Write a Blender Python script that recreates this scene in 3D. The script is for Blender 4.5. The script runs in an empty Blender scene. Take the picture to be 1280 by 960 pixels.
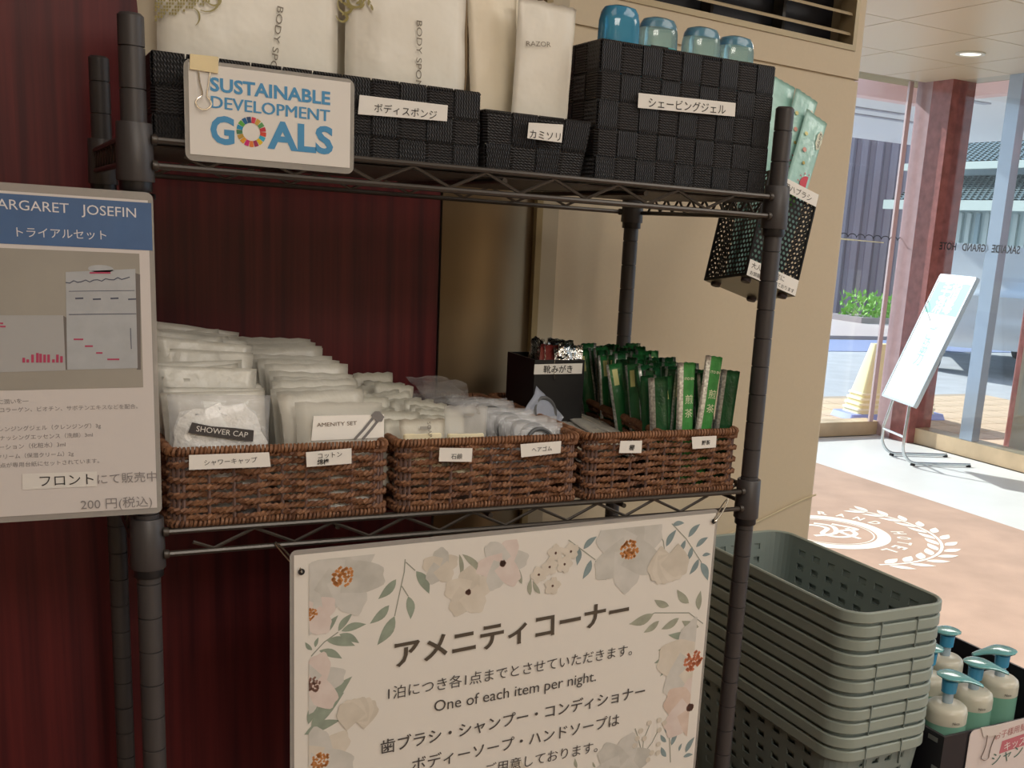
import bpy, bmesh, math, random
from math import sin, cos, pi, radians, sqrt, atan2, floor, hypot
from mathutils import Vector, Matrix, Euler, noise as mnoise

S = bpy.context.scene
COL = S.collection
random.seed(7)

# ------------------------------------------------------------------ camera
FPX = 1346.7; PX, PY = 755.7, 604.2
CAM = Vector((-.0953, -.9409, 1.45))
ROT = Euler((1.3433, -.0641, -.4998), 'XYZ')
cd = bpy.data.cameras.new('camera'); cam = bpy.data.objects.new('camera', cd); COL.objects.link(cam)
cam.location = CAM; cam.rotation_euler = ROT
cd.sensor_fit = 'HORIZONTAL'; cd.sensor_width = 36; cd.lens = FPX / 1280 * 36
cd.shift_x = -(PX - 640) / 1280; cd.shift_y = (PY - 480) / 1280
cd.clip_start = .02; cd.clip_end = 200
S.camera = cam
S.view_settings.view_transform = 'Standard'; S.view_settings.look = 'None'
S.view_settings.gamma = 1; S.view_settings.use_curve_mapping = False
S.view_settings.exposure = 0.28

# ------------------------------------------------------------------ light
world = bpy.data.worlds.new('world'); S.world = world; world.use_nodes = True
wn = world.node_tree.nodes; wl = world.node_tree.links
bg = wn['Background']; tc = wn.new('ShaderNodeTexCoord'); sx = wn.new('ShaderNodeSeparateXYZ'); rp = wn.new('ShaderNodeValToRGB')
wl.new(tc.outputs['Generated'], sx.inputs[0]); wl.new(sx.outputs['Z'], rp.inputs[0]); wl.new(rp.outputs[0], bg.inputs[0])
rp.color_ramp.elements[0].position = 0; rp.color_ramp.elements[0].color = (.86, .93, 1, 1)
rp.color_ramp.elements[1].position = .8; rp.color_ramp.elements[1].color = (.45, .66, 1, 1)
bg.inputs[1].default_value = 1.1

sd = bpy.data.lights.new('sun', 'SUN'); sun = bpy.data.objects.new('sun', sd); COL.objects.link(sun)
sd.energy = 6.2; sd.angle = radians(.6); sd.color = (1, .97, .92)
_el = radians(31); _d = Vector((.30, -1, 0)).normalized() * cos(_el) + Vector((0, 0, -sin(_el)))
sun.rotation_euler = _d.to_track_quat('-Z', 'Y').to_euler()

def area(name, loc, size, power, color, target=None):
    l = bpy.data.lights.new(name, 'AREA'); l.shape = 'RECTANGLE'; l.size, l.size_y = size
    l.energy = power; l.color = color
    o = bpy.data.objects.new(name, l); COL.objects.link(o); o.location = loc
    if target is not None:
        o.rotation_euler = (Vector(target) - Vector(loc)).to_track_quat('-Z', 'Y').to_euler()
    return o
area('ceiling_fill_panel', (-.1, -1.1, 2.68), (.9, .9), 5, (1, .93, .84))  # overhead panels here are added to light the enclosed interior, not visible fixtures
area('ceiling_fill_panel', (1.6, -1.0, 2.68), (.9, .9), 9, (1, .94, .86))
area('ceiling_fill_panel', (.5, -3.0, 2.68), (1.4, 1), 46, (1, .93, .84))  # added fill from behind the camera, brightens the wood behind the shelves
area('ceiling_fill_panel', (3.2, -1.2, 2.68), (1, 1), 20, (1, .95, .88))
area('ceiling_fill_panel', (3.6, 2.2, 2.68), (1, 1), 16, (1, .95, .88))

# ------------------------------------------------------------------ helpers
def R_():
    return ROT.to_matrix()
RM = R_()
def ray(x, y):
    return RM @ Vector(((x - PX) / FPX, -(y - PY) / FPX, -1))
def at(x, y, ax, val):
    d = ray(x, y); t = (val - CAM[ax]) / d[ax]; return CAM + d * t

MATS = {}
def M(name, col, rough=.6, metal=0, spec=.5, noise=None, bump=None, alpha=1, emit=None, coat=0, trans=0, wave=None, sheen=0, subs=0, aniso=None):
    if name in MATS: return MATS[name]
    m = bpy.data.materials.new(name); m.use_nodes = True
    nt = m.node_tree; b = nt.nodes['Principled BSDF']
    b.inputs['Base Color'].default_value = (*col, 1); b.inputs['Roughness'].default_value = rough
    b.inputs['Metallic'].default_value = metal; b.inputs['Specular IOR Level'].default_value = spec
    b.inputs['Alpha'].default_value = alpha; b.inputs['Coat Weight'].default_value = coat
    b.inputs['Transmission Weight'].default_value = trans
    if sheen: b.inputs['Sheen Weight'].default_value = sheen
    if emit: b.inputs['Emission Color'].default_value = (*emit[0], 1); b.inputs['Emission Strength'].default_value = emit[1]
    tcn = None
    def coords(scale):
        t = nt.nodes.new('ShaderNodeTexCoord'); mp = nt.nodes.new('ShaderNodeMapping')
        nt.links.new(t.outputs['Object'], mp.inputs[0])
        mp.inputs['Scale'].default_value = scale if isinstance(scale, tuple) else (scale,) * 3
        return mp.outputs[0]
    if noise:
        sc, amt = noise[0], noise[1]
        n = nt.nodes.new('ShaderNodeTexNoise'); n.inputs['Scale'].default_value = 1; n.inputs['Detail'].default_value = 4
        nt.links.new(coords(sc), n.inputs['Vector'])
        r = nt.nodes.new('ShaderNodeValToRGB')
        c2 = noise[2] if len(noise) > 2 else tuple(max(0, c * (1 - amt)) for c in col)
        c1 = col if len(noise) > 2 else tuple(min(1, c * (1 + amt)) for c in col)
        r.color_ramp.elements[0].position = .32; r.color_ramp.elements[0].color = (*c2, 1)
        r.color_ramp.elements[1].position = .68; r.color_ramp.elements[1].color = (*c1, 1)
        nt.links.new(n.outputs['Fac'], r.inputs[0]); nt.links.new(r.outputs[0], b.inputs['Base Color'])
    if bump or wave:
        bp = nt.nodes.new('ShaderNodeBump')
        if bump:
            n = nt.nodes.new('ShaderNodeTexNoise'); n.inputs['Scale'].default_value = 1; n.inputs['Detail'].default_value = 3
            nt.links.new(coords(bump[0]), n.inputs['Vector'])
            nt.links.new(n.outputs['Fac'], bp.inputs['Height']); bp.inputs['Strength'].default_value = bump[1]
            bp.inputs['Distance'].default_value = bump[2] if len(bump) > 2 else .002
        else:      # woven zig-zag ribs; wave = ('V' or 'H', pitch)
            t = nt.nodes.new('ShaderNodeTexCoord'); s = nt.nodes.new('ShaderNodeSeparateXYZ')
            nt.links.new(t.outputs['Object'], s.inputs[0])
            def mth(op, a, bb=None):
                q = nt.nodes.new('ShaderNodeMath'); q.operation = op
                for i, v in enumerate((a, bb)):
                    if v is None: continue
                    if isinstance(v, (int, float)): q.inputs[i].default_value = v
                    else: nt.links.new(v, q.inputs[i])
                return q.outputs[0]
            xy = mth('ADD', s.outputs['X'], s.outputs['Y']); z = s.outputs['Z']
            a_, b_ = (xy, z) if wave[0] == 'V' else (z, xy)
            pp = mth('MULTIPLY', mth('PINGPONG', b_, wave[1] * .8), .55)
            ht = mth('SINE', mth('MULTIPLY', mth('ADD', a_, pp), 2 * pi / wave[1]))
            nt.links.new(ht, bp.inputs['Height']); bp.inputs['Strength'].default_value = 1; bp.inputs['Distance'].default_value = .0007
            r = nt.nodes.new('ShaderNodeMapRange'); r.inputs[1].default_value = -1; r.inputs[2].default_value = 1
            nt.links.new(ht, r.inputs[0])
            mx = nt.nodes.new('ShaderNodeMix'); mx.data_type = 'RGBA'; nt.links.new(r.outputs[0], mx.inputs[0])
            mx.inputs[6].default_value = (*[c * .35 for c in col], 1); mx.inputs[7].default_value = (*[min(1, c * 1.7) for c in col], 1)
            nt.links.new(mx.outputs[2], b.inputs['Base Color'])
        nt.links.new(bp.outputs[0], b.inputs['Normal'])
    MATS[name] = m
    return m

def glass_pane(name, tint, refl=.04, rough=.0):
    if name in MATS: return MATS[name]
    m = bpy.data.materials.new(name); m.use_nodes = True; nt = m.node_tree
    nt.nodes.remove(nt.nodes['Principled BSDF']); out = nt.nodes['Material Output']
    t = nt.nodes.new('ShaderNodeBsdfTransparent'); t.inputs[0].default_value = (*tint, 1)
    g = nt.nodes.new('ShaderNodeBsdfGlossy'); g.inputs['Roughness'].default_value = rough
    lw = nt.nodes.new('ShaderNodeLayerWeight'); lw.inputs[0].default_value = .5
    pw = nt.nodes.new('ShaderNodeMath'); pw.operation = 'POWER'; pw.inputs[1].default_value = 5; nt.links.new(lw.outputs['Facing'], pw.inputs[0])
    fr = nt.nodes.new('ShaderNodeMath'); fr.operation = 'MULTIPLY_ADD'; fr.inputs[1].default_value = .8; fr.inputs[2].default_value = refl; nt.links.new(pw.outputs[0], fr.inputs[0])
    mx = nt.nodes.new('ShaderNodeMixShader')
    nt.links.new(fr.outputs[0], mx.inputs[0]); nt.links.new(t.outputs[0], mx.inputs[1]); nt.links.new(g.outputs[0], mx.inputs[2])
    nt.links.new(mx.outputs[0], out.inputs[0]); MATS[name] = m
    return m

def tag(o, label=None, cat=None, group=None, kind=None):
    if label: o['label'] = label
    if cat: o['category'] = cat
    if group: o['group'] = group
    if kind: o['kind'] = kind
    return o
def thing(name, label, cat, loc=(0, 0, 0), group=None, rot=(0, 0, 0)):
    o = bpy.data.objects.new(name, None); o.empty_display_size = .02; COL.objects.link(o)
    o.location = loc; o.rotation_euler = rot
    return tag(o, label, cat, group)
def wmat(o):
    m = Matrix.LocRotScale(o.location, o.rotation_euler, o.scale)
    return wmat(o.parent) @ m if o.parent else m

class MB:
    def __init__(s): s.v = []; s.f = []
    def add(s, vs, fs):
        n = len(s.v); s.v += [Vector(v) for v in vs]; s.f += [[i + n for i in f] for f in fs]; return s
    def box(s, a, b, m=None):
        x0, y0, z0 = a; x1, y1, z1 = b
        vs = [Vector(p) for p in ((x0, y0, z0), (x1, y0, z0), (x1, y1, z0), (x0, y1, z0), (x0, y0, z1), (x1, y0, z1), (x1, y1, z1), (x0, y1, z1))]
        if m: vs = [m @ v for v in vs]
        return s.add(vs, [(0, 3, 2, 1), (4, 5, 6, 7), (0, 1, 5, 4), (1, 2, 6, 5), (2, 3, 7, 6), (3, 0, 4, 7)])
    def bbox(s, a, b, r, m=None):       # box with bevelled vertical edges and softened top/bottom
        x0, y0, z0 = a; x1, y1, z1 = b
        P = [p for p, n in rrect(x0, x1, y0, y1, r, 3)]
        P2 = [p for p, n in rrect(x0 + r * .4, x1 - r * .4, y0 + r * .4, y1 - r * .4, r * .8, 3)]
        rings = [(P2, z0), (P, z0 + r * .4), (P, z1 - r * .4), (P2, z1)]
        return s.loft([[Vector((p.x, p.y, z)) for p in Q] for Q, z in rings], True, m)
    def loft(s, rings, caps=True, m=None, close=True):
        n = len(rings[0]); vs = [v for r in rings for v in r]
        if m: vs = [m @ Vector(v) for v in vs]
        fs = []
        for i in range(len(rings) - 1):
            for j in range(n if close else n - 1):
                k = (j + 1) % n; fs.append((i * n + j, i * n + k, (i + 1) * n + k, (i + 1) * n + j))
        if caps: fs.append(tuple(range(n - 1, -1, -1))); fs.append(tuple((len(rings) - 1) * n + j for j in range(n)))
        return s.add(vs, fs)
    def lathe(s, prof, seg=24, m=None, caps=True):
        rings = [[Vector((r * cos(2 * pi * j / seg), r * sin(2 * pi * j / seg), z)) for j in range(seg)] for r, z in prof]
        return s.loft(rings, caps, m)
    def tube(s, pts, r, seg=8, closed=False):
        pts = [Vector(p) for p in pts]; n = len(pts); T = []
        for i in range(n):
            a = pts[(i - 1) % n] if closed or i else pts[0]; b = pts[(i + 1) % n] if closed or i < n - 1 else pts[-1]
            T.append((b - a).normalized())
        u = T[0].orthogonal().normalized(); rings = []
        for i in range(n):
            u = (u - T[i] * u.dot(T[i])).normalized(); w = T[i].cross(u)
            rr = r[i] if isinstance(r, (list, tuple)) else r
            rings.append([pts[i] + (u * cos(2 * pi * j / seg) + w * sin(2 * pi * j / seg)) * rr for j in range(seg)])
        if closed:
            rings.append(rings[0]); s.loft(rings, False)
        else: s.loft(rings, True)
        return s
    def poly(s, pts):
        return s.add(pts, [tuple(range(len(pts)))])
    def prism(s, pts, d):       # closed outline pushed along vector d
        pts = [Vector(p) for p in pts]; d = Vector(d); n = len(pts)
        return s.add(pts + [p + d for p in pts], [tuple(range(n)), tuple(range(2 * n - 1, n - 1, -1))] + [(i, (i + 1) % n, n + (i + 1) % n, n + i) for i in range(n)])
    def mesh(s, name, mat, smooth=False, inv=None):
        me = bpy.data.meshes.new(name)
        vs = [inv @ v for v in s.v] if inv else s.v
        me.from_pydata([tuple(v) for v in vs], [], s.f)
        if mat: me.materials.append(mat)
        bm = bmesh.new(); bm.from_mesh(me); bmesh.ops.recalc_face_normals(bm, faces=bm.faces)
        if smooth:
            for f in bm.faces: f.smooth = True
            for e in bm.edges:
                if len(e.link_faces) == 2 and e.calc_face_angle(0) > .7: e.smooth = False
        bm.to_mesh(me); bm.free()
        return me
    def build(s, name, mat, parent=None, smooth=False, world=False, loc=None):
        inv = wmat(parent).inverted() if (parent and world) else None
        me = s.mesh(name, mat, smooth, inv)
        o = bpy.data.objects.new(name, me); COL.objects.link(o)
        if parent: o.parent = parent
        if loc is not None: o.location = loc
        return o

def rrect(x0, x1, y0, y1, r, n=4, ds=None):
    """rounded rectangle as (point, outward normal) list, counter-clockwise"""
    out = []
    cs = [((x1 - r, y0 + r), -pi / 2), ((x1 - r, y1 - r), 0), ((x0 + r, y1 - r), pi / 2), ((x0 + r, y0 + r), pi)]
    for k, ((cx, cy), a0) in enumerate(cs):
        for i in range(n + 1):
            a = a0 + pi / 2 * i / n; nv = Vector((cos(a), sin(a), 0)); out.append((Vector((cx, cy, 0)) + nv * r, nv))
    if ds:
        res = []
        for i in range(len(out)):
            p, q = out[i], out[(i + 1) % len(out)]; L = (q[0] - p[0]).length; m = max(1, round(L / ds))
            for j in range(m):
                t = j / m; res.append((p[0].lerp(q[0], t), p[1].lerp(q[1], t).normalized()))
        return res
    return out
def inst(src, loc=None, rot=None, scale=None, parent=None):
    o = src.copy(); COL.objects.link(o)
    if parent is not None: o.parent = parent
    if loc is not None: o.location = loc
    if rot is not None: o.rotation_euler = rot
    if scale is not None: o.scale = scale
    return o
def copy_tree(o, parent=None):
    c = o.copy(); COL.objects.link(c); c.parent = parent
    for ch in [k for k in KIDS(o)]: copy_tree(ch, c)
    return c
def KIDS(o): return list(o.children)

class Frame:
    """a flat (or gently bulging) printed surface: u to the right, v up, n towards the viewer"""
    def __init__(s, O, U, V, hf=None):
        s.O = Vector(O); s.U = Vector(U).normalized(); s.V = Vector(V).normalized(); s.N = s.U.cross(s.V).normalized(); s.hf = hf
    def pt(s, u, v, n=0):
        if s.hf: n += s.hf(u, v)
        return s.O + s.U * u + s.V * v + s.N * n
    def px(s, x, y):
        d = ray(x, y); t = (s.O - CAM).dot(s.N) / d.dot(s.N); p = CAM + d * t - s.O
        return p.dot(s.U), p.dot(s.V)
    def quad(s, pxs, n, name, mat, parent):
        return MB().poly([s.pt(*s.px(*p), n) for p in pxs]).build(name, mat, parent, world=True)
    def slab(s, uv, n0, n1, name, mat, parent, smooth=False):
        return MB().prism([s.pt(u, v, n0) for u, v in uv], s.N * (n1 - n0)).build(name, mat, parent, world=True, smooth=smooth)
def rounded(u0, u1, v0, v1, r, n=4):
    return [(p.x, p.y) for p, _ in rrect(u0, u1, v0, v1, r, n)]

TXT = {}
def glyphs(s, bold=0):
    k = (s, bold)
    if k not in TXT:
        c = bpy.data.curves.new('t', 'FONT'); c.body = s; c.size = 1; c.resolution_u = 3; c.offset = bold; c.fill_mode = 'FRONT'
        o = bpy.data.objects.new('t', c); COL.objects.link(o)
        me = o.to_mesh()
        vs = [v.co.copy() for v in me.vertices]; fs = [tuple(p.vertices) for p in me.polygons]
        o.to_mesh_clear(); bpy.data.objects.remove(o); bpy.data.curves.remove(c)
        TXT[k] = (vs, fs)
    return TXT[k]
def text_uv(fr, s, p0, p1, mat, parent, height=None, bold=0, n=.0006, name='lettering', mirror=False):
    """text whose baseline runs from p0 to p1 in (u, v) of the frame, fitted to that length"""
    vs, fs = glyphs(s, bold)
    if not vs: return None
    x0 = min(v.x for v in vs); x1 = max(v.x for v in vs)
    a = Vector(p0); b = Vector(p1); d = b - a; L = d.length; d = d / L; e = Vector((-d.y, d.x)); k = L / (x1 - x0)
    kh = height / .72 if height else k
    out = []
    for v in vs:
        w = a + d * ((v.x - x0) * k) + e * (v.y * kh); out.append(fr.pt(w.x, w.y, n))
    return MB().add(out, fs).build(name, mat, parent, world=True)
def text_px(fr, s, q0, q1, mat, parent, hpx=None, **kw):
    a, b = fr.px(*q0), fr.px(*q1); h = None
    if hpx:
        c = fr.px(q0[0], q0[1] - hpx); h = hypot(c[0] - a[0], c[1] - a[1])
    return text_uv(fr, s, a, b, mat, parent, height=h, **kw)
def ribbon(mb, fr, uv, w, n):
    uv = [Vector(p) for p in uv]; L = []; Rr = []; k = len(uv)
    for i, p in enumerate(uv):
        t = (uv[min(i + 1, k - 1)] - uv[max(i - 1, 0)]).normalized(); e = Vector((-t.y, t.x))
        ww = (w if not callable(w) else w(i / (k - 1))) / 2
        L.append(fr.pt(*(p + e * ww), n)); Rr.append(fr.pt(*(p - e * ww), n))
    return mb.add(L + Rr, [(i, i + 1, k + i + 1, k + i) for i in range(k - 1)])

# ------------------------------------------------------------------ materials
K_ = dict
wood = M('mahogany', (.150, .022, .024), .42, spec=.3, noise=((95, 95, 2.6), 0, (.070, .011, .016)), coat=.06)
bronze = M('bronze_sheet', (.27, .20, .12), .42, metal=.8)
beige = M('beige_wall', (.60, .50, .35), .55, noise=(200, .012), bump=(220, .12, .0006))
beige_lt = M('beige_frame', (.62, .53, .38), .5)
rackm = M('rack_coat', (.050, .045, .046), .45, spec=.6, bump=(900, .08, .0002))
wire = M('rack_wire', (.055, .046, .038), .35, spec=.7, metal=.3)
groove = M('groove_black', (.008, .008, .008), .6)
black_pl = M('black_plastic', (.012, .012, .014), .35)
paper = M('paper', (.80, .77, .72), .7)
label_m = M('label_paper', (.85, .83, .78), .6)
ink = M('ink_black', (.02, .018, .018), .7)
lam = M('laminate_film', (.50, .48, .45), .12, spec=.8, alpha=.5)
chrome = M('bright_wire', (.75, .7, .62), .22, metal=1)

# ------------------------------------------------------------------ setting
ZC = 2.72
def struct(name, mb, mat, parent=None, smooth=False, **k):
    o = mb.build(name, mat, parent, smooth, **k)
    if parent is None: o['kind'] = 'structure'
    return o
struct('floor', MB().box((-3.2, -4, -.1), (6.12, 5.52, 0)), M('pale_stone', (.74, .75, .74), .35, noise=(2.2, .04)))
struct('bounce_damper', MB().box((-3.18, -3.9, 0), (1.12, .37, .010)), M('bounce_damper_brown', (.20, .13, .10), .95, noise=(30, .1)))  # unseen brown floor sheet, added to weaken bounce light on the lower wall
ceil = struct('ceiling', MB().box((-3.3, -4.1, ZC + .008), (6.4, 5.8, ZC + .1)), M('ceiling_gap', (.30, .24, .13), .7))
cpm = M('ceiling_board', (.66, .55, .385), .35)
cm = MB().box((.004, .004, 0), (.651, .756, .012)).mesh('ceiling_panel', cpm)
x = 6.32 - .655
for i in range(15):
    for j in range(13):
        o = bpy.data.objects.new('ceiling_panel', cm); COL.objects.link(o); o.parent = ceil
        o.location = (5.675 - .655 * i, 5.49 - .76 * (j + 1) - .0, ZC - .004)
# room box
struct('wall_left', MB().box((-3.3, -4, 0), (-3.2, .4, ZC)), beige)
struct('wall_front', MB().box((-3.3, -4.1, 0), (6.3, -4, ZC)), beige)
struct('wall_back', MB().box((-3.2, .375, 0), (.388, .45, ZC)), wood)
struct('wall_side', MB().box((1.02, .50, 0), (1.09, 5.6, ZC)), beige)
# bronze clad hollow between the wood and the beige wall
mb = MB(); ring0 = []; n = 14
for i in range(n + 1):
    t = i / n; X = .390 + t * .125; Y = .372 - .018 * sin(pi * t); ring0.append((X, Y))
mb.loft([[Vector((a, b, z)) for a, b in ring0] + [Vector((.515, .45, z)), Vector((.39, .45, z))] for z in (0, ZC)], True)
struct('trim_1', mb, bronze, smooth=True)
struct('trim_2', MB().box((.515, .362, 0), (.5235, .45, ZC)), M('olive_edge', (.34, .27, .14), .4))
struct('trim_3', MB().box((.5235, .374, 0), (.552, .45, ZC)), M('dull_beige', (.47, .41, .30), .5))
# beige wall, turned a few degrees away from the rack, rounded at its outer end
A0 = Vector((.552, .3787, 0)); B0 = Vector((1.10, .441, 0)); wd = (B0 - A0).normalized(); wnn = Vector((wd.y, -wd.x, 0))
def wp(s, d, z):        # s along the wall from A0, d out of the wall
    return A0 + wd * s + wnn * d + Vector((0, 0, z))
WL = (B0 - A0).length
def wall_profile(s0, s1, rnd=True, th=.06):
    pts = [(s0, 0), (s1 - .012, 0)]
    if rnd: pts += [(s1 - .012 + .012 * sin(a), -.012 + .012 * cos(a)) for a in (.3, .6, .9, 1.2, pi / 2)]
    pts += [(s1, -th), (s0, -th)]
    return pts
def wall_slab(mb, s0, s1, z0, z1, rnd=True, th=.06, d=0):
    p = wall_profile(s0, s1, rnd, th); mb.loft([[wp(a, b + d, z) for a, b in p] for z in (z0, z1)], True)
wb = MB(); wall_slab(wb, 0, WL, 0, 1.706); wall_slab(wb, 0, WL - .004, 1.706, 1.7095, d=-.004)
VZ0, VZ1, VS0, VS1 = 1.752, 2.02, .0, WL - .026
wall_slab(wb, 0, WL, 1.7095, VZ0 - .003); wall_slab(wb, VS1 + .003, WL, VZ0 - .003, VZ1); wall_slab(wb, 0, WL, VZ1, ZC)
wr = struct('wall_right', wb, beige, smooth=True)
# louvred vent set in the beige wall
vent = thing('wall_vent', 'dark louvred air vent with beige slats set high in the beige wall', 'vent', tuple(wp(.3, -.03, VZ0)))
mb = MB()
def fr_bar(mb, s0, s1, z0, z1, d0=-.03, d1=.002):
    mb.loft([[wp(s0, d1, z), wp(s1, d1, z), wp(s1, d0, z), wp(s0, d0, z)] for z in (z0, z1)], True)
fr_bar(mb, VS0, VS1 + .003, VZ0 - .003, VZ0 + .005); fr_bar(mb, VS1 - .005, VS1 + .003, VZ0 + .005, VZ1); fr_bar(mb, VS0, VS1, VZ1 - .008, VZ1)
mb.build('vent_frame', M('vent_frame', (.42, .34, .21), .35, metal=.3), vent, world=True)
mb = MB(); fr_bar(mb, VS0, VS1, VZ0, VZ1, -.058, -.052); mb.build('vent_back', M('vent_dark', (.012, .013, .02), .5), vent, world=True)
for k in range(9):
    z = VZ0 + .019 + k * .0285; mb = MB()
    mb.loft([[wp(s, -.004, z), wp(s, -.006, z + .0045), wp(s, -.024, z + .010), wp(s, -.024, z + .006)] for s in (VS0, VS1 - .005)], True)
    mb.build('slat', M('vent_slat', (.46, .38, .25), .35, metal=.2), vent, world=True)
mb = MB()
for s in (.12, .26, .40): fr_bar(mb, s - .003, s + .003, VZ0 + .005, VZ1, -.05, -.028)
mb.build('mullion', M('vent_dark2', (.05, .045, .04), .5), vent, world=True)
# pale cord drooping along the beige wall
cd_ = MB(); cpts = []
for i in range(21):
    t = i / 20; s_ = .0 + t * (WL - .004); z_ = 1.03 + .012 * t - .052 * sin(pi * t) ** 1.3; cpts.append(wp(s_, .004, z_))
cd_.tube(cpts, .0016, 6)
tag(cd_.build('cord', M('cord', (.60, .52, .34), .5)), 'thin pale cord running along the beige wall behind the rack', 'cord')

# window walls in the far corner (back one along X, side one along Y)
YB, XR = 5.55, 6.15
red = M('red_marble_skylit', (.44, .31, .33), .25, noise=(14, .07), coat=.3)  # pillar's paler side: sky light on that face is put into the colour
red_d = M('red_marble_dark', (.30, .11, .10), .25, noise=(14, .2), coat=.3)
sillm = M('tan_stone', (.56, .42, .27), .4, noise=(5, .12))
glass = glass_pane('window_glass', (.93, .965, .97))
w1 = struct('window_1', MB().box((1.09, YB, .11), (6.08, YB + .008, ZC)), glass)
MB().box((1.09, YB - .0, 0), (6.1, YB + .16, .11)).build('sill', sillm, w1)
MB().box((5.99, YB - .006, .11), (6.03, YB + .014, ZC)).build('edge_strip', M('strip_pink', (.66, .52, .52), .25, metal=.4), w1)
w2 = struct('window_2', MB().box((XR, -4, .12), (XR + .008, 5.22, ZC)), glass)
MB().box((XR, -4, 0), (XR + .16, 5.22, .12)).build('sill', sillm, w2)
MB().box((XR + .012, 4.63, .12), (XR + .09, 4.75, ZC)).build('mullion', M('mullion_pale', (.60, .62, .74), .2, metal=.5), w2)
MB().box((XR + .012, 2.2, .12), (XR + .09, 2.32, ZC)).build('mullion', MATS['mullion_pale'], w2)
pil = struct('trim_4', MB().box((6.085, 5.20, 0), (6.31, 5.56, ZC + .3)), red)
MB().box((6.079, 5.195, 0), (6.0845, 5.395, ZC)).build('shaded_cladding', red_d, pil); MB().box((6.0845, 5.192, 0), (6.31, 5.1995, ZC)).build('shaded_cladding', red_d, pil)  # darker sheets carry the shade of the pillar's less lit side in their colour
# scalloped line and hotel name on the glass
fl = Frame((5.5, YB - .002, 1.545), (1, 0, 0), (0, 0, 1)); scal = MB()
for k in range(10):
    u0 = -.03 + k * .084
    ribbon(scal, fl, [(u0 + .042 - .042 * cos(a * pi / 8), .028 * sin(a * pi / 8)) for a in range(9)], .006, 0)
dk = M('decal_black', (.03, .03, .035), .6)
o = scal.build('scallop_line', dk, w1)
for i in range(1):
    mb = MB(); ribbon(mb, fl, [(-.1, -.015), (.12, -.018)], .012, 0); ribbon(mb, fl, [(.12, -.018), (.42, -.022)], .008, 0)
    mb.build('pale_line', M('decal_pale', (.85, .82, .6), .6), w1)
fr2 = Frame((XR - .002, 4.43, 1.500), (0, 1, 0), (0, 0, 1))   # written for readers outside: mirrored from inside
mbt = text_uv(fr2, 'SAKAIDE   GRAND   HOTEL', (0.0, 0), (.79, 0.0), dk, w2, height=.055, n=0, bold=.02)
# downlight
dl = thing('ceiling_downlight', 'small round recessed downlight in the beige panelled ceiling', 'light', (5.375, 4.38, ZC - .006))
ring = [(.092, 0), (.092, -.006), (.078, -.010), (.066, -.006), (.066, 0)]
MB().lathe(ring, 28, caps=False).build('trim_ring', M('lamp_ring', (.72, .70, .60), .3), dl, True)
MB().lathe([(.001, -.003), (.066, -.003)], 28, caps=False).build('diffuser', M('lamp_glow', (.9, .9, .85), .5, emit=((1, .97, .85), .9)), dl)

# ------------------------------------------------------------------ entrance mat with emblem
matm = M('mat_pile', (.46, .315, .245), .95, noise=(3.5, .10), bump=(160, .5, .003))
mat_t = thing('entrance_mat', 'large brown entrance mat with a white wreath emblem', 'mat', (4.0, 3.0, 0))
MB().bbox((1.16, -3.9, 0), (4.755, 5.3, .012), .02).build('mat_pad', matm, mat_t, world=True)
white_pile = M('mat_white', (.80, .78, .72), .9, noise=(12, .06))
fm = Frame((3.985, 2.985, .0126), (cos(-.9), sin(-.9), 0), (-sin(-.9), cos(-.9), 0))
c_ = at(1035, 664, 2, .0126); e_ = at(1113, 672, 2, .0126); r1 = (e_ - c_).length
fm = Frame(c_, (cos(-.62), sin(-.62), 0), (-sin(-.62), cos(-.62), 0))
def ringpoly(fr, r, w, name, mat, parent, n=.0, a0=0, a1=2 * pi, seg=56, cu=0, cv=0):
    mb = MB(); ribbon(mb, fr, [(cu + r * cos(a0 + (a1 - a0) * i / seg), cv + r * sin(a0 + (a1 - a0) * i / seg)) for i in range(seg + 1)], w, n)
    return mb.build(name, mat, parent, world=True)
ringpoly(fm, r1 * .90, r1 * .22, 'emblem_ring', white_pile, mat_t)
ringpoly(fm, r1 * .74, r1 * .025, 'emblem_ring', white_pile, mat_t)
def leafpoly(fr, u, v, L, w, ang, n, k=8, bend=0):
    out = []
    for i in range(k + 1):
        t = i / k; out.append((t * L, w / 2 * sin(pi * t ** .85) + bend * sin(pi * t) * L))
    for i in range(k - 1, 0, -1):
        t = i / k; out.append((t * L, -w / 2 * sin(pi * t ** .85) + bend * sin(pi * t) * L))
    return [fr.pt(u + a * cos(ang) - b * sin(ang), v + a * sin(ang) + b * cos(ang), n) for a, b in out]
rw = r1 * 1.80; lv = MB()
for side in (1, -1):
    mb = MB(); ribbon(mb, fm, [(rw * cos(-pi / 2 + side * a), rw * sin(-pi / 2 + side * a)) for a in [.35 + i * 2.5 / 24 for i in range(25)]], r1 * .05, .0002)
    mb.build('wreath_stem', white_pile, mat_t, world=True)
    for i in range(12):
        a = -pi / 2 + side * (.42 + i * .205)
        for s in (1, -1):
            rr = rw + s * r1 * .05; dirn = a + side * pi / 2 + s * -side * .55
            mb = MB().poly(leafpoly(fm, rr * cos(a), rr * sin(a), r1 * .40, r1 * .15, dirn, .0003 + .0001 * (i % 2)))
            mb.build('wreath_leaf', white_pile, mat_t, world=True)
for i, ch in enumerate('SAKAIDE GRAND HOTEL'):
    if ch == ' ': continue
    a = pi / 2 + 2.35 - i * 4.7 / 18; r = r1 * 1.12
    text_uv(fm, ch, (r * cos(a) + r1 * .08 * sin(a) * -1, r * sin(a) + r1 * .08 * cos(a)), (r * cos(a) + r1 * .08 * sin(a), r * sin(a) - r1 * .08 * cos(a)), white_pile, mat_t, height=r1 * .22, bold=.03, n=.0003)
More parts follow.
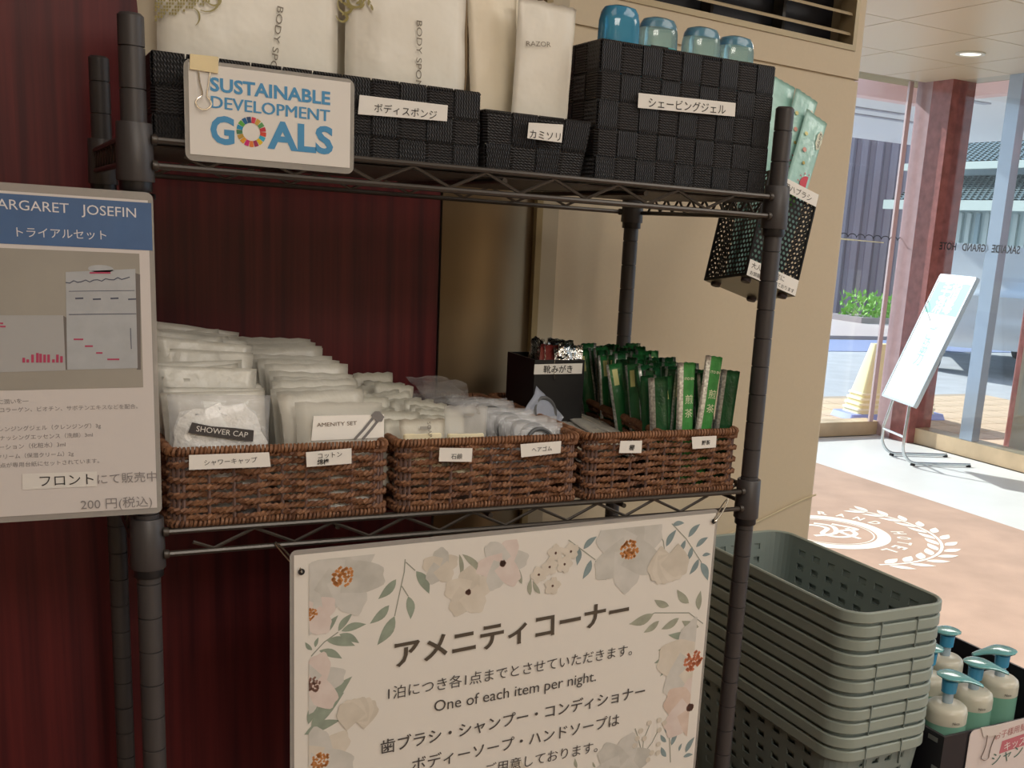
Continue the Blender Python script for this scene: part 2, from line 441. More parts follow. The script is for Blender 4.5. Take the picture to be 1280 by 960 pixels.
for k, pts in enumerate([[(-.5, -.1), (-.3, .3), (0, .2), (-.1, -.2), (.2, -.3), (.45, 0), (.3, .35)], [(-.2, .45), (.1, .35), (.1, -.1), (-.3, -.4)], [(.1, .5), (.5, .3), (.2, .05), (.55, -.35)]]):
    mb = MB(); P = [Vector(p) * r1 for p in pts]; Q = []
    for i in range(len(P) - 1):
        for t in range(5):
            p0 = P[max(i - 1, 0)]; p1 = P[i]; p2 = P[i + 1]; p3 = P[min(i + 2, len(P) - 1)]; t_ = t / 5
            Q.append(.5 * ((2 * p1) + (p2 - p0) * t_ + (2 * p0 - 5 * p1 + 4 * p2 - p3) * t_ * t_ + (3 * p1 - p0 - 3 * p2 + p3) * t_ ** 3))
    ribbon(mb, fm, Q, r1 * .09, .0002 + k * .0001); mb.build('monogram_stroke', white_pile, mat_t, world=True)

# ------------------------------------------------------------------ leaning sign stand by the windows
alu = M('aluminium_tube', (.62, .66, .68), .25, metal=.9)
dv = Vector((.95, -.31, 0)).normalized(); wv = Vector((.31, .95, 0)).normalized()
mid = Vector((5.46, 4.68, 0)); top_c = Vector((5.758, 4.583, 1.312)); bot_c = Vector((5.442, 4.686, .431))
st = thing('sign_stand', 'tall white leaning sign board on a bent metal tube stand', 'sign', tuple(mid))
up = (top_c - bot_c).normalized(); HW = .25
nb = up.cross(wv).normalized()
if nb.dot(CAM - mid) < 0: nb = -nb
def bq(a, b, c): return bot_c + wv * a + up * b + nb * c
LB = (top_c - bot_c).length
def prism_b(a0, a1, b0, b1, c0, c1): return MB().prism([bq(a0, b0, c0), bq(a1, b0, c0), bq(a1, b1, c0), bq(a0, b1, c0)], nb * (c1 - c0))
prism_b(-HW, HW, 0, LB, -.012, .012).build('board', M('sign_white', (.85, .88, .88), .35), st, world=True)
for s in (-1, 1):
    prism_b(s * HW - .008, s * HW + .008, 0, LB, -.016, .016).build('frame_side', alu, st, world=True)
for b in (0, LB): prism_b(-HW, HW, b - .01, b + .01, -.016, .016).build('frame_end', alu, st, world=True)
teal = M('sign_teal', (.20, .58, .48), .5)
for b0, b1 in ((LB * .70, LB * .95),):
    prism_b(-HW + .02, HW - .02, b0, b1, .0122, .0128).build('teal_band', teal, st, world=True)
fs = Frame(bq(0, 0, .013), (wv if wv.dot(RM @ Vector((1, 0, 0))) > 0 else -wv), up)
if fs.N.dot(nb) < 0: fs = Frame(bq(0, 0, .013), -fs.U, up)
wtxt = M('sign_letter_white', (.9, .9, .9), .5)
text_uv(fs, '手指', (-.13, LB * .84), (.13, LB * .84), wtxt, st, bold=.02); text_uv(fs, '消毒', (-.13, LB * .72), (.13, LB * .72), wtxt, st, bold=.02)
text_uv(fs, 'ご', (-.04, LB * .5), (.06, LB * .5), teal, st); text_uv(fs, '協', (-.04, LB * .40), (.06, LB * .40), teal, st); text_uv(fs, '力', (-.04, LB * .30), (.06, LB * .30), teal, st)
for s in (-1, 1):
    base = mid + wv * (s * .17)
    pts = [bot_c + wv * (s * .13) + up * .5 - nb * .02, bot_c + wv * (s * .13) - nb * .02, base + Vector((0, 0, .22)) - dv * .03]
    for i in range(8):
        a = pi / 2 * i / 7; pts.append(base - dv * .03 + dv * .12 * (1 - cos(a)) + Vector((0, 0, .14 - .125 * sin(a))))
    pts.append(base + dv * .50 + Vector((0, 0, .015)))
    MB().tube(pts, .011, 8).build('tube_leg', alu, st, True, world=True)
    MB().lathe([(.018, 0), (.018, .012), (.012, .016)], 12, Matrix.Translation(base + dv * .49)).build('foot', black_pl, st, world=True)
    MB().lathe([(.018, 0), (.018, .012), (.012, .016)], 12, Matrix.Translation(base + dv * .06)).build('foot', black_pl, st, world=True)
MB().tube([mid + wv * .17 + Vector((0, 0, .2)) - dv * .03, mid - wv * .17 + Vector((0, 0, .2)) - dv * .03], .009, 8).build('crossbar', alu, st, True, world=True)

# ------------------------------------------------------------------ outside
struct('ground', MB().box((-12, 5.55, -.12), (6.15, 60, -.012)).box((6.15, -30, -.12), (60, 60, -.012)), M('asphalt', (.42, .44, .47), .9, noise=(3, .08)))
pvm = M('tan_paving', (.62, .47, .33), .8, noise=(4, .12))
pv = struct('pavement', MB().box((-6, 5.7, -.012), (6.3, 7.45, -.008)).box((6.3, -4, -.012), (9.2, 7.45, -.008)), M('joint_tan', (.42, .34, .26), .9))
pm = MB().box((.006, .006, 0), (.294, .294, .008)).mesh('paving_tile', pvm)
for i in range(14):
    for j in range(10):
        X, Y = 5.1 + i * .3, 4.3 + j * .3
        if (X < 6.3 and Y < 5.7) or Y > 7.2: continue
        o = bpy.data.objects.new('paving_tile', pm); COL.objects.link(o); o.parent = pv; o.location = (X, Y, -.009)
struct('road_strip', MB().box((4, 11.3, -.012), (30, 12.9, -.004)), M('blue_strip', (.25, .30, .48), .8))
struct('far_sidewalk', MB().box((4, 13.0, -.012), (30, 17, .05)), M('far_walk', (.50, .42, .40), .9))
# porch soffit and its pink beams
pinkm = M('pink_beam', (.78, .55, .52), .5)
sf = MB().prism([(6.35, 5.75, 3.1), (6.35, 3.0, 3.1), (12.5, 3.0, 3.1), (12.5, 12.2, 3.1), (9.6, 12.2, 3.1)], (0, 0, .12))
so = struct('porch_ceiling', sf, M('soffit', (.80, .76, .72), .6))
for x0, y0, x1, y1 in ((7.6, 7.9, 9.4, 8.0), (8.0, 9.4, 9.6, 9.5), (8.8, 6.2, 10.6, 6.3), (9.3, 7.4, 10.4, 7.5), (9.0, 9.9, 10.6, 10.0)):
    MB().box((x0, y0, 3.085), (x1, y1, 3.1)).build('light_slot', M('slot_grey', (.42, .40, .42), .5), so)
struct('porch_beam', MB().box((6.40, 6.9, 2.80), (7.75, 7.05, 3.1)).box((7.6, 3.0, 2.86), (7.75, 6.9, 3.1)), pinkm)
# porch pillar at the right edge of the frame
struct('porch_pillar', MB().bbox((6.70, 4.05, -.01), (7.35, 4.80, 3.1), .02), red_d)
cab = thing('entrance_cabinet', 'beige framed cabinet standing in front of the dark red porch pillar', 'cabinet', (6.6, 4.3, 0))
MB().box((6.42, 4.15, 0), (6.68, 4.50, 1.28)).build('body', M('cab_beige', (.62, .52, .42), .5), cab, world=True)
MB().box((6.40, 4.20, .35), (6.42, 4.45, 1.18)).build('door', M('cab_panel', (.50, .44, .38), .4), cab, world=True)
# curved fluted building across the road
bc = Vector((18.9, 19.4, 0)); br = 2.45
cvb = thing('curved_building', 'dark round fluted building corner across the road', 'building', tuple(bc))
flute = M('flute_brown', (.21, .15, .16), .35, noise=((1.5, 1.5, .4), 0, (.25, .22, .26)))
fm_ = MB().loft([[Vector((a, b, z)) for a, b in ((-.10, 0), (-.07, -.06), (.07, -.06), (.10, 0), (.10, .06), (-.10, .06))] for z in (.0, 4.5)]).mesh('flute', flute)
for k in range(48):
    a = 2 * pi * k / 48; o = bpy.data.objects.new('flute', fm_); COL.objects.link(o); o.parent = cvb
    o.location = (br * cos(a), br * sin(a), 0); o.rotation_euler = (0, 0, a + pi / 2)
MB().lathe([(br - .1, 0), (br - .02, 0), (br - .02, 4.5), (br - .1, 4.5)], 48).build('core', M('flute_dark', (.23, .19, .22), .4), cvb)
MB().lathe([(br + .1, 4.45), (br + .1, 4.75), (br - .3, 4.8)], 48).build('cornice', M('cornice', (.35, .30, .30), .5), cvb, True)
# hedge
hd = MB(); rnd = random.Random(3)
for i in range(900):
    p = Vector((rnd.uniform(14.9, 16.9), rnd.uniform(15.6, 16.4), rnd.uniform(.05, .60)))
    q = Euler((rnd.uniform(0, 6), rnd.uniform(0, 6), rnd.uniform(0, 6))).to_matrix(); L = rnd.uniform(.09, .17)
    hd.add([p + q @ Vector(v) for v in ((0, 0, 0), (L * .5, L * .22, 0), (L, 0, .01), (L * .5, -L * .22, 0))], [(0, 1, 2, 3)])
hg = thing('hedge', 'low bright green hedge at the foot of the round building', 'hedge', (15.9, 16.0, 0))
tag(hd.build('leaves', M('hedge_green', (.25, .50, .10), .7), hg, world=True), kind='stuff')
MB().box((14.8, 15.5, -.01), (17.0, 16.5, .16)).build('planter', M('planter', (.35, .30, .30), .8), hg, world=True)
# yellow floor sign on a blue base outside the glass
ys = thing('yellow_floor_sign', 'yellow upright floor sign with a green mark on a blue base outside the glass', 'sign', (6.82, 6.27, 0))
u_ = Vector((.93, -.10, 0)).normalized(); v_ = Vector((.10, .93, 0)).normalized(); ym = Matrix.Translation((6.87, 6.25, 0)) @ Matrix.Rotation(atan2(u_.y, u_.x), 4, 'Z')
yl = M('sign_yellow', (.86, .76, .42), .5)
def tap(w0, w1, d0, d1, z0, z1, r=.03):
    a = [p for p, _ in rrect(-w0, w0, -d0, d0, min(r, d0 * .8), 3)]; b = [p for p, _ in rrect(-w1, w1, -d1, d1, min(r, d1 * .8) , 3)]
    return [[Vector((p.x, p.y, z0)) for p in a], [Vector((p.x, p.y, z1)) for p in b]]
MB().loft(tap(.52, .50, .17, .16, 0, .05), True, ym).build('base', M('base_blue', (.30, .36, .72), .5), ys, True, world=True)
MB().loft(tap(.42, .26, .13, .05, .05, .66), True, ym).build('shell', yl, ys, True, world=True)
for k in range(4):
    MB().loft(tap(.426 - k * .012, .424 - k * .012, .136 - .006 * k, .134 - .006 * k, .08 + k * .045, .098 + k * .045), True, ym).build('rib', M('yellow_light', (.92, .84, .60), .5), ys, world=True)
oy = ym @ Vector((0, -.0, .06)); _f = [ym @ Vector(p) for p in ((-.20, -.124, .10), (.24, -.124, .10), (.19, -.060, .56), (-.15, -.060, .56))]
MB().prism(_f, ym.to_3x3() @ Vector((0, -.008, .001))).build('face_panel', M('sign_orange', (.80, .52, .24), .5), ys, world=True)
fy = Frame(_f[0] + (ym.to_3x3() @ Vector((0, -.009, .001))), _f[1] - _f[0], (_f[3] + _f[2]) * .5 - (_f[0] + _f[1]) * .5)
MB().poly([fy.pt(a, b, .001) for a, b in ((.07, .34), (.19, .34), (.19, .44), (.07, .44))]).build('green_mark', M('mark_green', (.10, .45, .22), .5), ys, world=True)
text_uv(fy, '足', (.08, .26), (.13, .26), MATS['mark_green'], ys, n=.001); text_uv(fy, '元', (.08, .18), (.13, .18), MATS['mark_green'], ys, n=.001)
# house with tiled roofs
hs = thing('tiled_house', 'pale two-tier house with grey tiled roofs seen through the side glass', 'building', (15.2, 12.4, 0))
HX = 14.6; hw = M('house_wall', (.36, .45, .43), .7, noise=((3, 3, .3), .25))
MB().box((HX, 6.5, 0), (HX + 4, 14.3, 2.5)).build('wall', hw, hs, world=True)
MB().box((HX + .6, 6.5, 2.5), (HX + 4, 14.3, 3.15)).build('upper_wall', M('house_upper', (.42, .52, .56), .6), hs, world=True)
tilem = M('roof_tile', (.30, .36, .35), .5)
def tiled(x0, z0, x1, z1, nx, y0, y1, dy):
    mb = MB(); sl = Vector((x1 - x0, 0, z1 - z0)) / nx; nrm = Vector((-(z1 - z0), 0, x1 - x0)).normalized()
    for r in range(nx):
        y = y0 + (r % 2) * dy / 2
        while y < y1:
            a = Vector((x0, 0, z0)) + sl * r; vs = []
            for t in range(5):
                b = Vector((0, y + dy * t / 4, 0)); h = .032 * sin(pi * t / 4) + .03
                vs += [a + b + nrm * h, a + sl + b + nrm * (h - .028)]
            mb.add(vs, [(2 * t, 2 * t + 2, 2 * t + 3, 2 * t + 1) for t in range(4)] + [(0, 8, 9, 1)]); y += dy
    return mb
tag(tiled(HX - .55, 2.36, HX + .62, 2.86, 12, 8.0, 14.2, .13).build('roof_tiles', tilem, hs, world=True), kind='stuff')
tag(tiled(HX - .15, 3.02, HX + 1.9, 3.75, 18, 8.0, 14.2, .13).build('roof_tiles', tilem, hs, world=True), kind='stuff')
MB().box((HX - .6, 7.5, 2.22), (HX - .5, 14.4, 2.38)).build('eave', M('eave', (.46, .53, .48), .5), hs, world=True)
MB().box((HX - .22, 7.5, 2.92), (HX - .12, 14.4, 3.04)).build('eave', MATS['eave'], hs, world=True)
for k in range(28):
    Y = 8.4 + k * .2
    MB().box((HX - .05, Y, .2), (HX - .01, Y + .09, 2.2)).build('louvre', M('louvre', (.42, .50, .47), .5) if k % 3 else M('louvre_dark', (.24, .34, .36), .5), hs, world=True)
# parked car
car = thing('parked_car', 'pale silver car parked across the road behind the sign board', 'car', (12.1, 10.0, 0))
prof = [(-2.0, .35), (-2.05, .75), (-1.9, 1.0), (-1.3, 1.08), (-.75, 1.62), (.9, 1.66), (1.75, 1.15), (2.0, .95), (2.05, .4)]
cm_ = Matrix.Translation((12.1, 10.0, 0)) @ Matrix.Rotation(radians(50), 4, 'Z')
body = MB()
rings = []
for yy, ins in ((-.82, .05), (-.86, 0), (-.78, .0), (.78, 0), (.86, 0), (.82, .05)):
    rings.append([Vector((px_ * (1 - ins * .3), yy * (1 if pz < 1.2 else .84), pz - ins * .5)) for px_, pz in prof])
body.loft(rings, True, cm_); body.build('body', M('car_paint', (.62, .68, .74), .25, metal=.3, coat=.5), car, True, world=True)
for s in (-1, 1):
    g_ = [Vector((a, s * .80, b)) for a, b in ((-1.1, 1.13), (-.70, 1.52), (.05, 1.55), (.05, 1.13))]
    MB().prism([cm_ @ p for p in g_], cm_.to_3x3() @ Vector((0, s * .06, 0))).build('side_window', M('car_glass', (.20, .28, .34), .1), car, world=True)
    g_ = [Vector((a, s * .80, b)) for a, b in ((.12, 1.13), (.12, 1.55), (.85, 1.55), (1.45, 1.18))]
    MB().prism([cm_ @ p for p in g_], cm_.to_3x3() @ Vector((0, s * .06, 0))).build('side_window', MATS['car_glass'], car, world=True)
    for a in (-1.3, 1.3):
        MB().lathe([(.2, -.1), (.33, -.1), (.35, -.06), (.35, .06), (.33, .1), (.2, .1)], 20, cm_ @ Matrix.Translation((a, s * .78, .34)) @ Matrix.Rotation(pi / 2, 4, 'X')).build('wheel', M('tyre', (.03, .03, .03), .8), car, True, world=True)

# ------------------------------------------------------------------ wire rack
W, D = .621, .300
ZU, ZL, G = 1.4985, 1.1834, .0194
PR = .0096
rack = thing('wire_rack', 'dark metal wire shelving rack holding the baskets of amenities', 'shelving rack', (W / 2, D / 2, 0))
def pmesh():
    mb = MB(); prof = [(0, .0102), (PR, .0102)]; z = 0.04; top = 1.589
    while z < top - .012:
        prof += [(PR, z - .0006), (PR - .0012, z - .0003), (PR - .0012, z + .0003), (PR, z + .0006)]; z += .0305
    prof += [(PR, top - .002), (PR - .002, top), (.001, top)]
    mb.lathe(prof, 20); return mb
off = Vector((-W / 2, -D / 2, 0)); src = None
for cx_, cy_ in ((0, 0), (W, 0), (0, D), (W, D)):
    if src is None: src = pmesh().build('post', rackm, rack, True, loc=(cx_ - W / 2, cy_ - D / 2, 0))
    else: inst(src, (cx_ - W / 2, cy_ - D / 2, 0), parent=rack)
csrc = None
for z in (ZU, ZL):
    for cx_, cy_ in ((0, 0), (W, 0), (0, D), (W, D)):
        l = (cx_ - W / 2, cy_ - D / 2, z)
        if csrc is None:
            csrc = MB().lathe([(PR + .0004, .0115), (.0126, .0118), (.0132, .011), (.0141, -.031), (.0137, -.032), (PR + .0004, -.032)], 24, caps=False).build('collar', rackm, rack, True, loc=l)
            ssrc = MB().lathe([(PR + .0004, -.0315), (.0121, -.0316), (.0121, -.0385), (.0116, -.0395), (PR + .0004, -.0395)], 24, caps=False).build('sleeve', black_pl, rack, True, loc=l)
        else: inst(csrc, l, parent=rack); inst(ssrc, l, parent=rack)
RR = .0026
def rw_(pts, r, name, mat=wire, seg=8):
    return MB().tube([Vector(p) for p in pts], r, seg).build(name, mat, rack, True, world=True)
YF, YK = -.0075, D + .0075; XLf, XRg = -.0075, W + .0075
for z in (ZU, ZL):
    for dz in (0, -G):
        for y in (YF, YK):
            rw_([(.012, y, z + dz), (W - .012, y, z + dz)], RR, 'rail')
            for e in (.0135, W - .0135):
                MB().lathe([(.001, -.003), (.0038, -.002), (.0042, 0), (.0038, .002), (.001, .003)], 10, Matrix.Translation((e, y, z + dz)) @ Matrix.Rotation(pi / 2, 4, 'Y')).build('weld_bead', wire, rack, True, world=True)
        for x_ in (XLf, XRg): rw_([(x_, .012, z + dz), (x_, D - .012, z + dz)], RR, 'rail')
    for y in (YF + .0005, YK):
        pts = [(.035, y, z - G * .55), (.052, y, z - G + .002)]; k = 0; xx = .052
        while xx + .034 < W - .03:
            xx += .034; k += 1; pts.append((xx, y, z - .002 if k % 2 else z - G + .002))
        rw_(pts, .0017, 'truss_wire', seg=6)
    for x_ in (XLf, XRg):
        pts = [(x_, .02, z - G * .5)]; k = 0; yy = .02
        while yy + .014 < D - .015:
            yy += .014; k += 1; pts.append((x_, yy, z - .002 if k % 2 else z - G + .002))
        rw_(pts, .0017, 'truss_wire', seg=6)
    # deck wires run left to right over three cross bars in front-to-back direction
    for x_ in (.16, .31, .46):
        rw_([(x_ - .012 * 0, YF + .004, z - .0075), (x_, YK - .004, z - .0075)], .0026, 'cross_bar')
    y = .014
    while y < D - .005:
        rw_([(XLf, y, z - .0036), (XRg, y, z - .0036)], .0014, 'deck_wire', seg=6); y += .0165
DZ = -.0020     # top of the deck wires relative to the rail line
SU, SL = ZU + DZ, ZL + DZ

# ------------------------------------------------------------------ woven baskets
strapV = M('strap_up', (.015, .0145, .016), .45, wave=('V', .0024), spec=.6)
strapH = M('strap_round', (.015, .0145, .016), .45, wave=('H', .0024), spec=.6)
def strap_basket(label, x0, x1, y0, y1, z0, h, nx, ny, nz, taper=0, lean=0):
    cx_, cy_ = (x0 + x1) / 2, (y0 + y1) / 2
    t = thing('strap_basket', label, 'basket', (cx_, cy_, z0))
    hx, hy = (x1 - x0) / 2, (y1 - y0) / 2; th = .0013
    def sc(z): return 1 - taper * (1 - z / h)
    # rounds
    for r in range(nz):
        za, zb = h * r / nz + .0006, h * (r + 1) / nz - .0006; mb = MB(); outs = []
        for side in range(4):
            nn = nx if side % 2 == 0 else ny
            for i in range(nn):
                o_ = th if (i + r + side) % 2 else -th * .3
                for e in (.08, .5, .92):
                    f_ = (i + e) / nn * 2 - 1
                    a = {0: (f_ * hx, -hy, 0, -1), 1: (hx, f_ * hy, 1, 0), 2: (-f_ * hx, hy, 0, 1), 3: (-hx, -f_ * hy, -1, 0)}[side]
                    outs.append((a, o_))
        rings = []
        for z, ex in ((za, -.0006), (za, 0), (zb, 0), (zb, -.0006)):
            s_ = sc(z); rings.append([Vector(((a[0]) * s_ + a[2] * (o_ + ex * 2), a[1] * s_ + a[3] * (o_ + ex * 2), z)) for a, o_ in outs])
        mb.loft(rings, False); mb.build('round_strap', strapH, t, False)
    # uprights, each folded over the rim
    for side in range(4):
        nn = nx if side % 2 == 0 else ny
        for i in range(nn):
            f0, f1 = (i + .03) / nn * 2 - 1, (i + .97) / nn * 2 - 1; rows = []
            for r in range(nz):
                o_ = -th * .3 if (i + r + side) % 2 else th
                for e in (.1, .5, .9): rows.append(((r + e) / nz * h, o_))
            rows += [(h + .0012, th * .9), (h + .0030, -.0005), (h + .0012, -.0030), (h - .006, -.0036)]
            mb = MB(); R2 = []
            for z, o_ in rows:
                s_ = sc(min(z, h)); pts = []
                for f_ in (f0, f1):
                    a = {0: (f_ * hx, -hy, 0, -1), 1: (hx, f_ * hy, 1, 0), 2: (-f_ * hx, hy, 0, 1), 3: (-hx, -f_ * hy, -1, 0)}[side]
                    pts += [Vector((a[0] * s_ + a[2] * o_, a[1] * s_ + a[3] * o_, z)), Vector((a[0] * s_ + a[2] * (o_ - .0009), a[1] * s_ + a[3] * (o_ - .0009), z))]
                R2.append([pts[0], pts[2], pts[3], pts[1]])
            mb.loft(R2, True); mb.build('upright_strap', strapV, t, False)
    s_ = sc(0)
    MB().box((-hx * s_, -hy * s_, .0005), (hx * s_, hy * s_, .0022)).build('base', black_pl, t)
    return t
def sticker(parent, fr, pxs, txt, q0, q1, n=.0015, mat=None, cat=None, hpx=None, bold=0, name='label_sticker', lab=None, th=.0003):
    pts = [fr.pt(*fr.px(*p), n) for p in pxs]
    o = MB().prism(pts, fr.N * -th).build(name, mat or label_m, parent, world=True)
    if lab: o['label'] = lab
    if txt: text_px(fr, txt, q0, q1, ink, o, hpx=hpx, n=n + .0004, bold=bold)
    return o
FY = -.0015
bA = strap_basket('long low black woven strap basket holding the body sponge pouches', .0145, .286, .004, .18, SU, .066, 11, 6, 3)
bB = strap_basket('small tapered black woven basket holding the razor packets', .291, .398, .004, .12, SU, .0525, 4, 4, 2, taper=.10)
bC = strap_basket('tall black woven strap basket holding the blue shaving gel bottles', .405, .6065, .004, .16, SU, .1275, 9, 6, 5)
ff = Frame((0, .004, 1.5), (1, 0, 0), (0, 0, 1))
sticker(bA, ff, [(446, 143), (557, 152), (558, 132), (448, 119)], 'ボディスポンジ', (466, 139.5), (544, 149), n=.0036)
sticker(bB, ff, [(657, 173), (700, 178.5), (702, 156), (659, 153.5)], 'カミソリ', (660, 172), (698, 176), n=.0036)
sticker(bC, ff, [(795, 135), (916, 146), (917, 129), (796, 116.5)], 'シェービングジェル', (808, 133.5), (904, 142.5), n=.0036)

# wicker baskets: rows of twisted cord woven round stakes, wrapped rims
wk = M('wicker_cord', (.30, .145, .07), .65, noise=(90, 0, (.13, .055, .03)), bump=(1200, .3, .0004))
wkr = M('wicker_rim', (.32, .15, .07), .65, noise=(70, 0, (.18, .08, .04)), bump=(1200, .3, .0004))
wk_d = M('wicker_stake', (.16, .10, .085), .7)
BX, BY, BH = .193, .266, .066
def rope(path, rc, rs, pitch, seg=5, closed=True, step=.0022, strands=2):
    """twisted cord along a closed path [(pos, normal)]; bitangent is Z"""
    mb = MB(); n = len(path); L = sum((path[(i + 1) % n][0] - path[i][0]).length for i in range(n)); turns = round(L / pitch); pos = 0
    S_ = [[] for _ in range(strands)]
    for i in range(n):
        p, nv = path[i]; th = 2 * pi * turns * pos / L
        for k in range(strands):
            a = th + 2 * pi * k / strands; S_[k].append(p + nv * (rc * cos(a)) + Vector((0, 0, rc * sin(a))))
        pos += (path[(i + 1) % n][0] - p).length
    for k in range(strands): mb.tube(S_[k], rs, seg, closed=True)
    return mb
NR = 9
def weave_path(ph, ds=.0026):
    P = rrect(-BX / 2 + .004, BX / 2 - .004, -BY / 2 + .004, BY / 2 - .004, .010, 4, ds); out = []; L = 0
    per = 2 * (BX + BY) - .05; nst = 44
    for i, (p, nv) in enumerate(P):
        w = sin(2 * pi * (L / per) * nst / 2 + ph * pi); out.append((p + nv * (.0026 * w) + Vector((0, 0, .0008 * sin(L * 90 + ph * 2))), nv)); L += (P[(i + 1) % len(P)][0] - p).length
    return out
wmeshes = [rope(weave_path(k),   .00155, .0019, .0105 + .0008 * k).mesh('weave_cord', wk, True) for k in (0, 1)]
def wrapped(path, rc, rs, pitch, per_turn=9):
    mb = MB(); n = len(path); L = sum((path[(i + 1) % n][0] - path[i][0]).length for i in range(n)); turns = round(L / pitch); N = turns * per_turn; pts = []
    cum = [0]
    for i in range(n): cum.append(cum[-1] + (path[(i + 1) % n][0] - path[i][0]).length)
    j = 0
    for i in range(N):
        s_ = L * i / N
        while cum[j + 1] < s_: j += 1
        t_ = (s_ - cum[j]) / max(1e-9, cum[j + 1] - cum[j]); p = path[j][0].lerp(path[(j + 1) % n][0], t_); nv = path[j][1].lerp(path[(j + 1) % n][1], t_).normalized()
        a = 2 * pi * i / per_turn; pts.append(p + nv * (rc * cos(a)) + Vector((0, 0, rc * sin(a))))
    mb.tube(pts, rs, 4, closed=True); return mb
rpath = rrect(-BX / 2 + .003, BX / 2 - .003, -BY / 2 + .003, BY / 2 - .003, .009, 4, .004)
rim_mesh = wrapped(rpath, .0030, .0017, .0034).mesh('rim', wkr, True)
brim_mesh = wrapped(rpath, .0024, .0016, .0036).mesh('base_rim', wk, True)
stake_mesh = MB().tube([Vector((0, 0, .002)), Vector((0, 0, BH - .002))], .0016, 5).mesh('stake', wk_d, True)
base_mesh = MB().bbox((-BX / 2 + .005, -BY / 2 + .005, .001), (BX / 2 - .005, BY / 2 - .005, .004), .008).mesh('base', wk_d)
def put(me, parent, loc=(0, 0, 0), rot=(0, 0, 0)):
    o = bpy.data.objects.new(me.name.split('.')[0], me); COL.objects.link(o); o.parent = parent; o.location = loc; o.rotation_euler = rot; return o
def wicker(label, cx_, cy_, rz=0):
    t = thing('wicker_basket', label, 'basket', (cx_, cy_, SL + .0015), rot=(0, 0, rz))
    put(base_mesh, t)
    for r in range(NR):
        put(wmeshes[r % 2], t, (0, 0, .0075 + r * (BH - .013) / (NR - 1)), (0, 0, pi if (r // 2) % 2 else 0))
    put(rim_mesh, t, (0, 0, BH)); put(brim_mesh, t, (0, 0, .0028))
    P = rrect(-BX / 2 + .004, BX / 2 - .004, -BY / 2 + .004, BY / 2 - .004, .010, 4); per = rrect(-BX / 2 + .004, BX / 2 - .004, -BY / 2 + .004, BY / 2 - .004, .010, 4, .0208)
    for p, nv in per: put(stake_mesh, t, (p.x, p.y, 0))
    return t
YC = BY / 2 + .001
w_a = wicker('brown wicker basket at left holding shower caps and amenity sets', .1125, YC)
w_b = wicker('middle brown wicker basket holding soaps and hair ties', .3115, YC)
w_c = wicker('brown wicker basket at right holding combs and green tea sticks', .5095, YC)
# inner divider of the right basket
mb = MB()
for r in range(7):
    z = SL + .0015 + .008 + r * .0085
    for k in (0, 1):
        pts = []
        for i in range(60):
            t_ = i / 59; y = .008 + t_ * .25; a = 2 * pi * t_ * 24 + k * pi
            pts.append(Vector((.508 + .026 * t_ * 1 + .0016 * cos(a) + .001 * sin(t_ * 40 + r * pi), y, z + .0016 * sin(a))))
        mb.tube(pts, .0019, 5)
dvd = mb.build('divider', wk, w_c, True, world=True); tag(dvd, kind='stuff')
mb = MB(); pts = []
for i in range(70 * 8):
    t_ = i / (70 * 8); a = 2 * pi * i / 8; pts.append(Vector((.508 + .026 * t_ + .003 * cos(a), .006 + t_ * .256, SL + .0015 + BH - .001 + .003 * sin(a))))
mb.tube(pts, .0017, 4); mb.build('divider_rim', wkr, w_c, True, world=True)
fw = Frame((0, -.0028, 1.2), (1, 0, 0), (0, 0, 1))
sticker(w_a, fw, [(236, 587), (338, 583), (336, 565), (236, 568.5)], 'シャワーキャップ', (255, 581), (321, 577), n=.0012)
sticker(w_a, fw, [(383, 583.5), (439, 579), (439, 560), (382, 565)], None, 0, 0, n=.0012)
_o = [o for o in w_a.children if o.name.startswith('label_sticker')][-1]
text_px(fw, 'コットン', (397, 572.5), (427, 570), ink, _o, n=.0018); text_px(fw, '綿棒', (396, 580), (411, 579), ink, _o, n=.0018, bold=.02)
sticker(w_b, fw, [(548, 576.5), (589, 577), (590, 560), (549, 559.5)], '石鹸', (563, 573), (577, 572.8), n=.0012)
sticker(w_b, fw, [(651, 571.5), (700, 566), (701, 551), (650, 555)], 'ヘアゴム', (664, 564.5), (689, 562.5), n=.0012)
sticker(w_c, fw, [(773, 566), (801, 566), (802, 550.5), (775, 551)], '櫛', (785.5, 562), (792, 562), n=.0012, bold=.02)
sticker(w_c, fw, [(865, 561), (894, 559), (895, 544.5), (864, 546)], '煎茶', (876, 555.5), (886.5, 555), n=.0012, bold=.02)

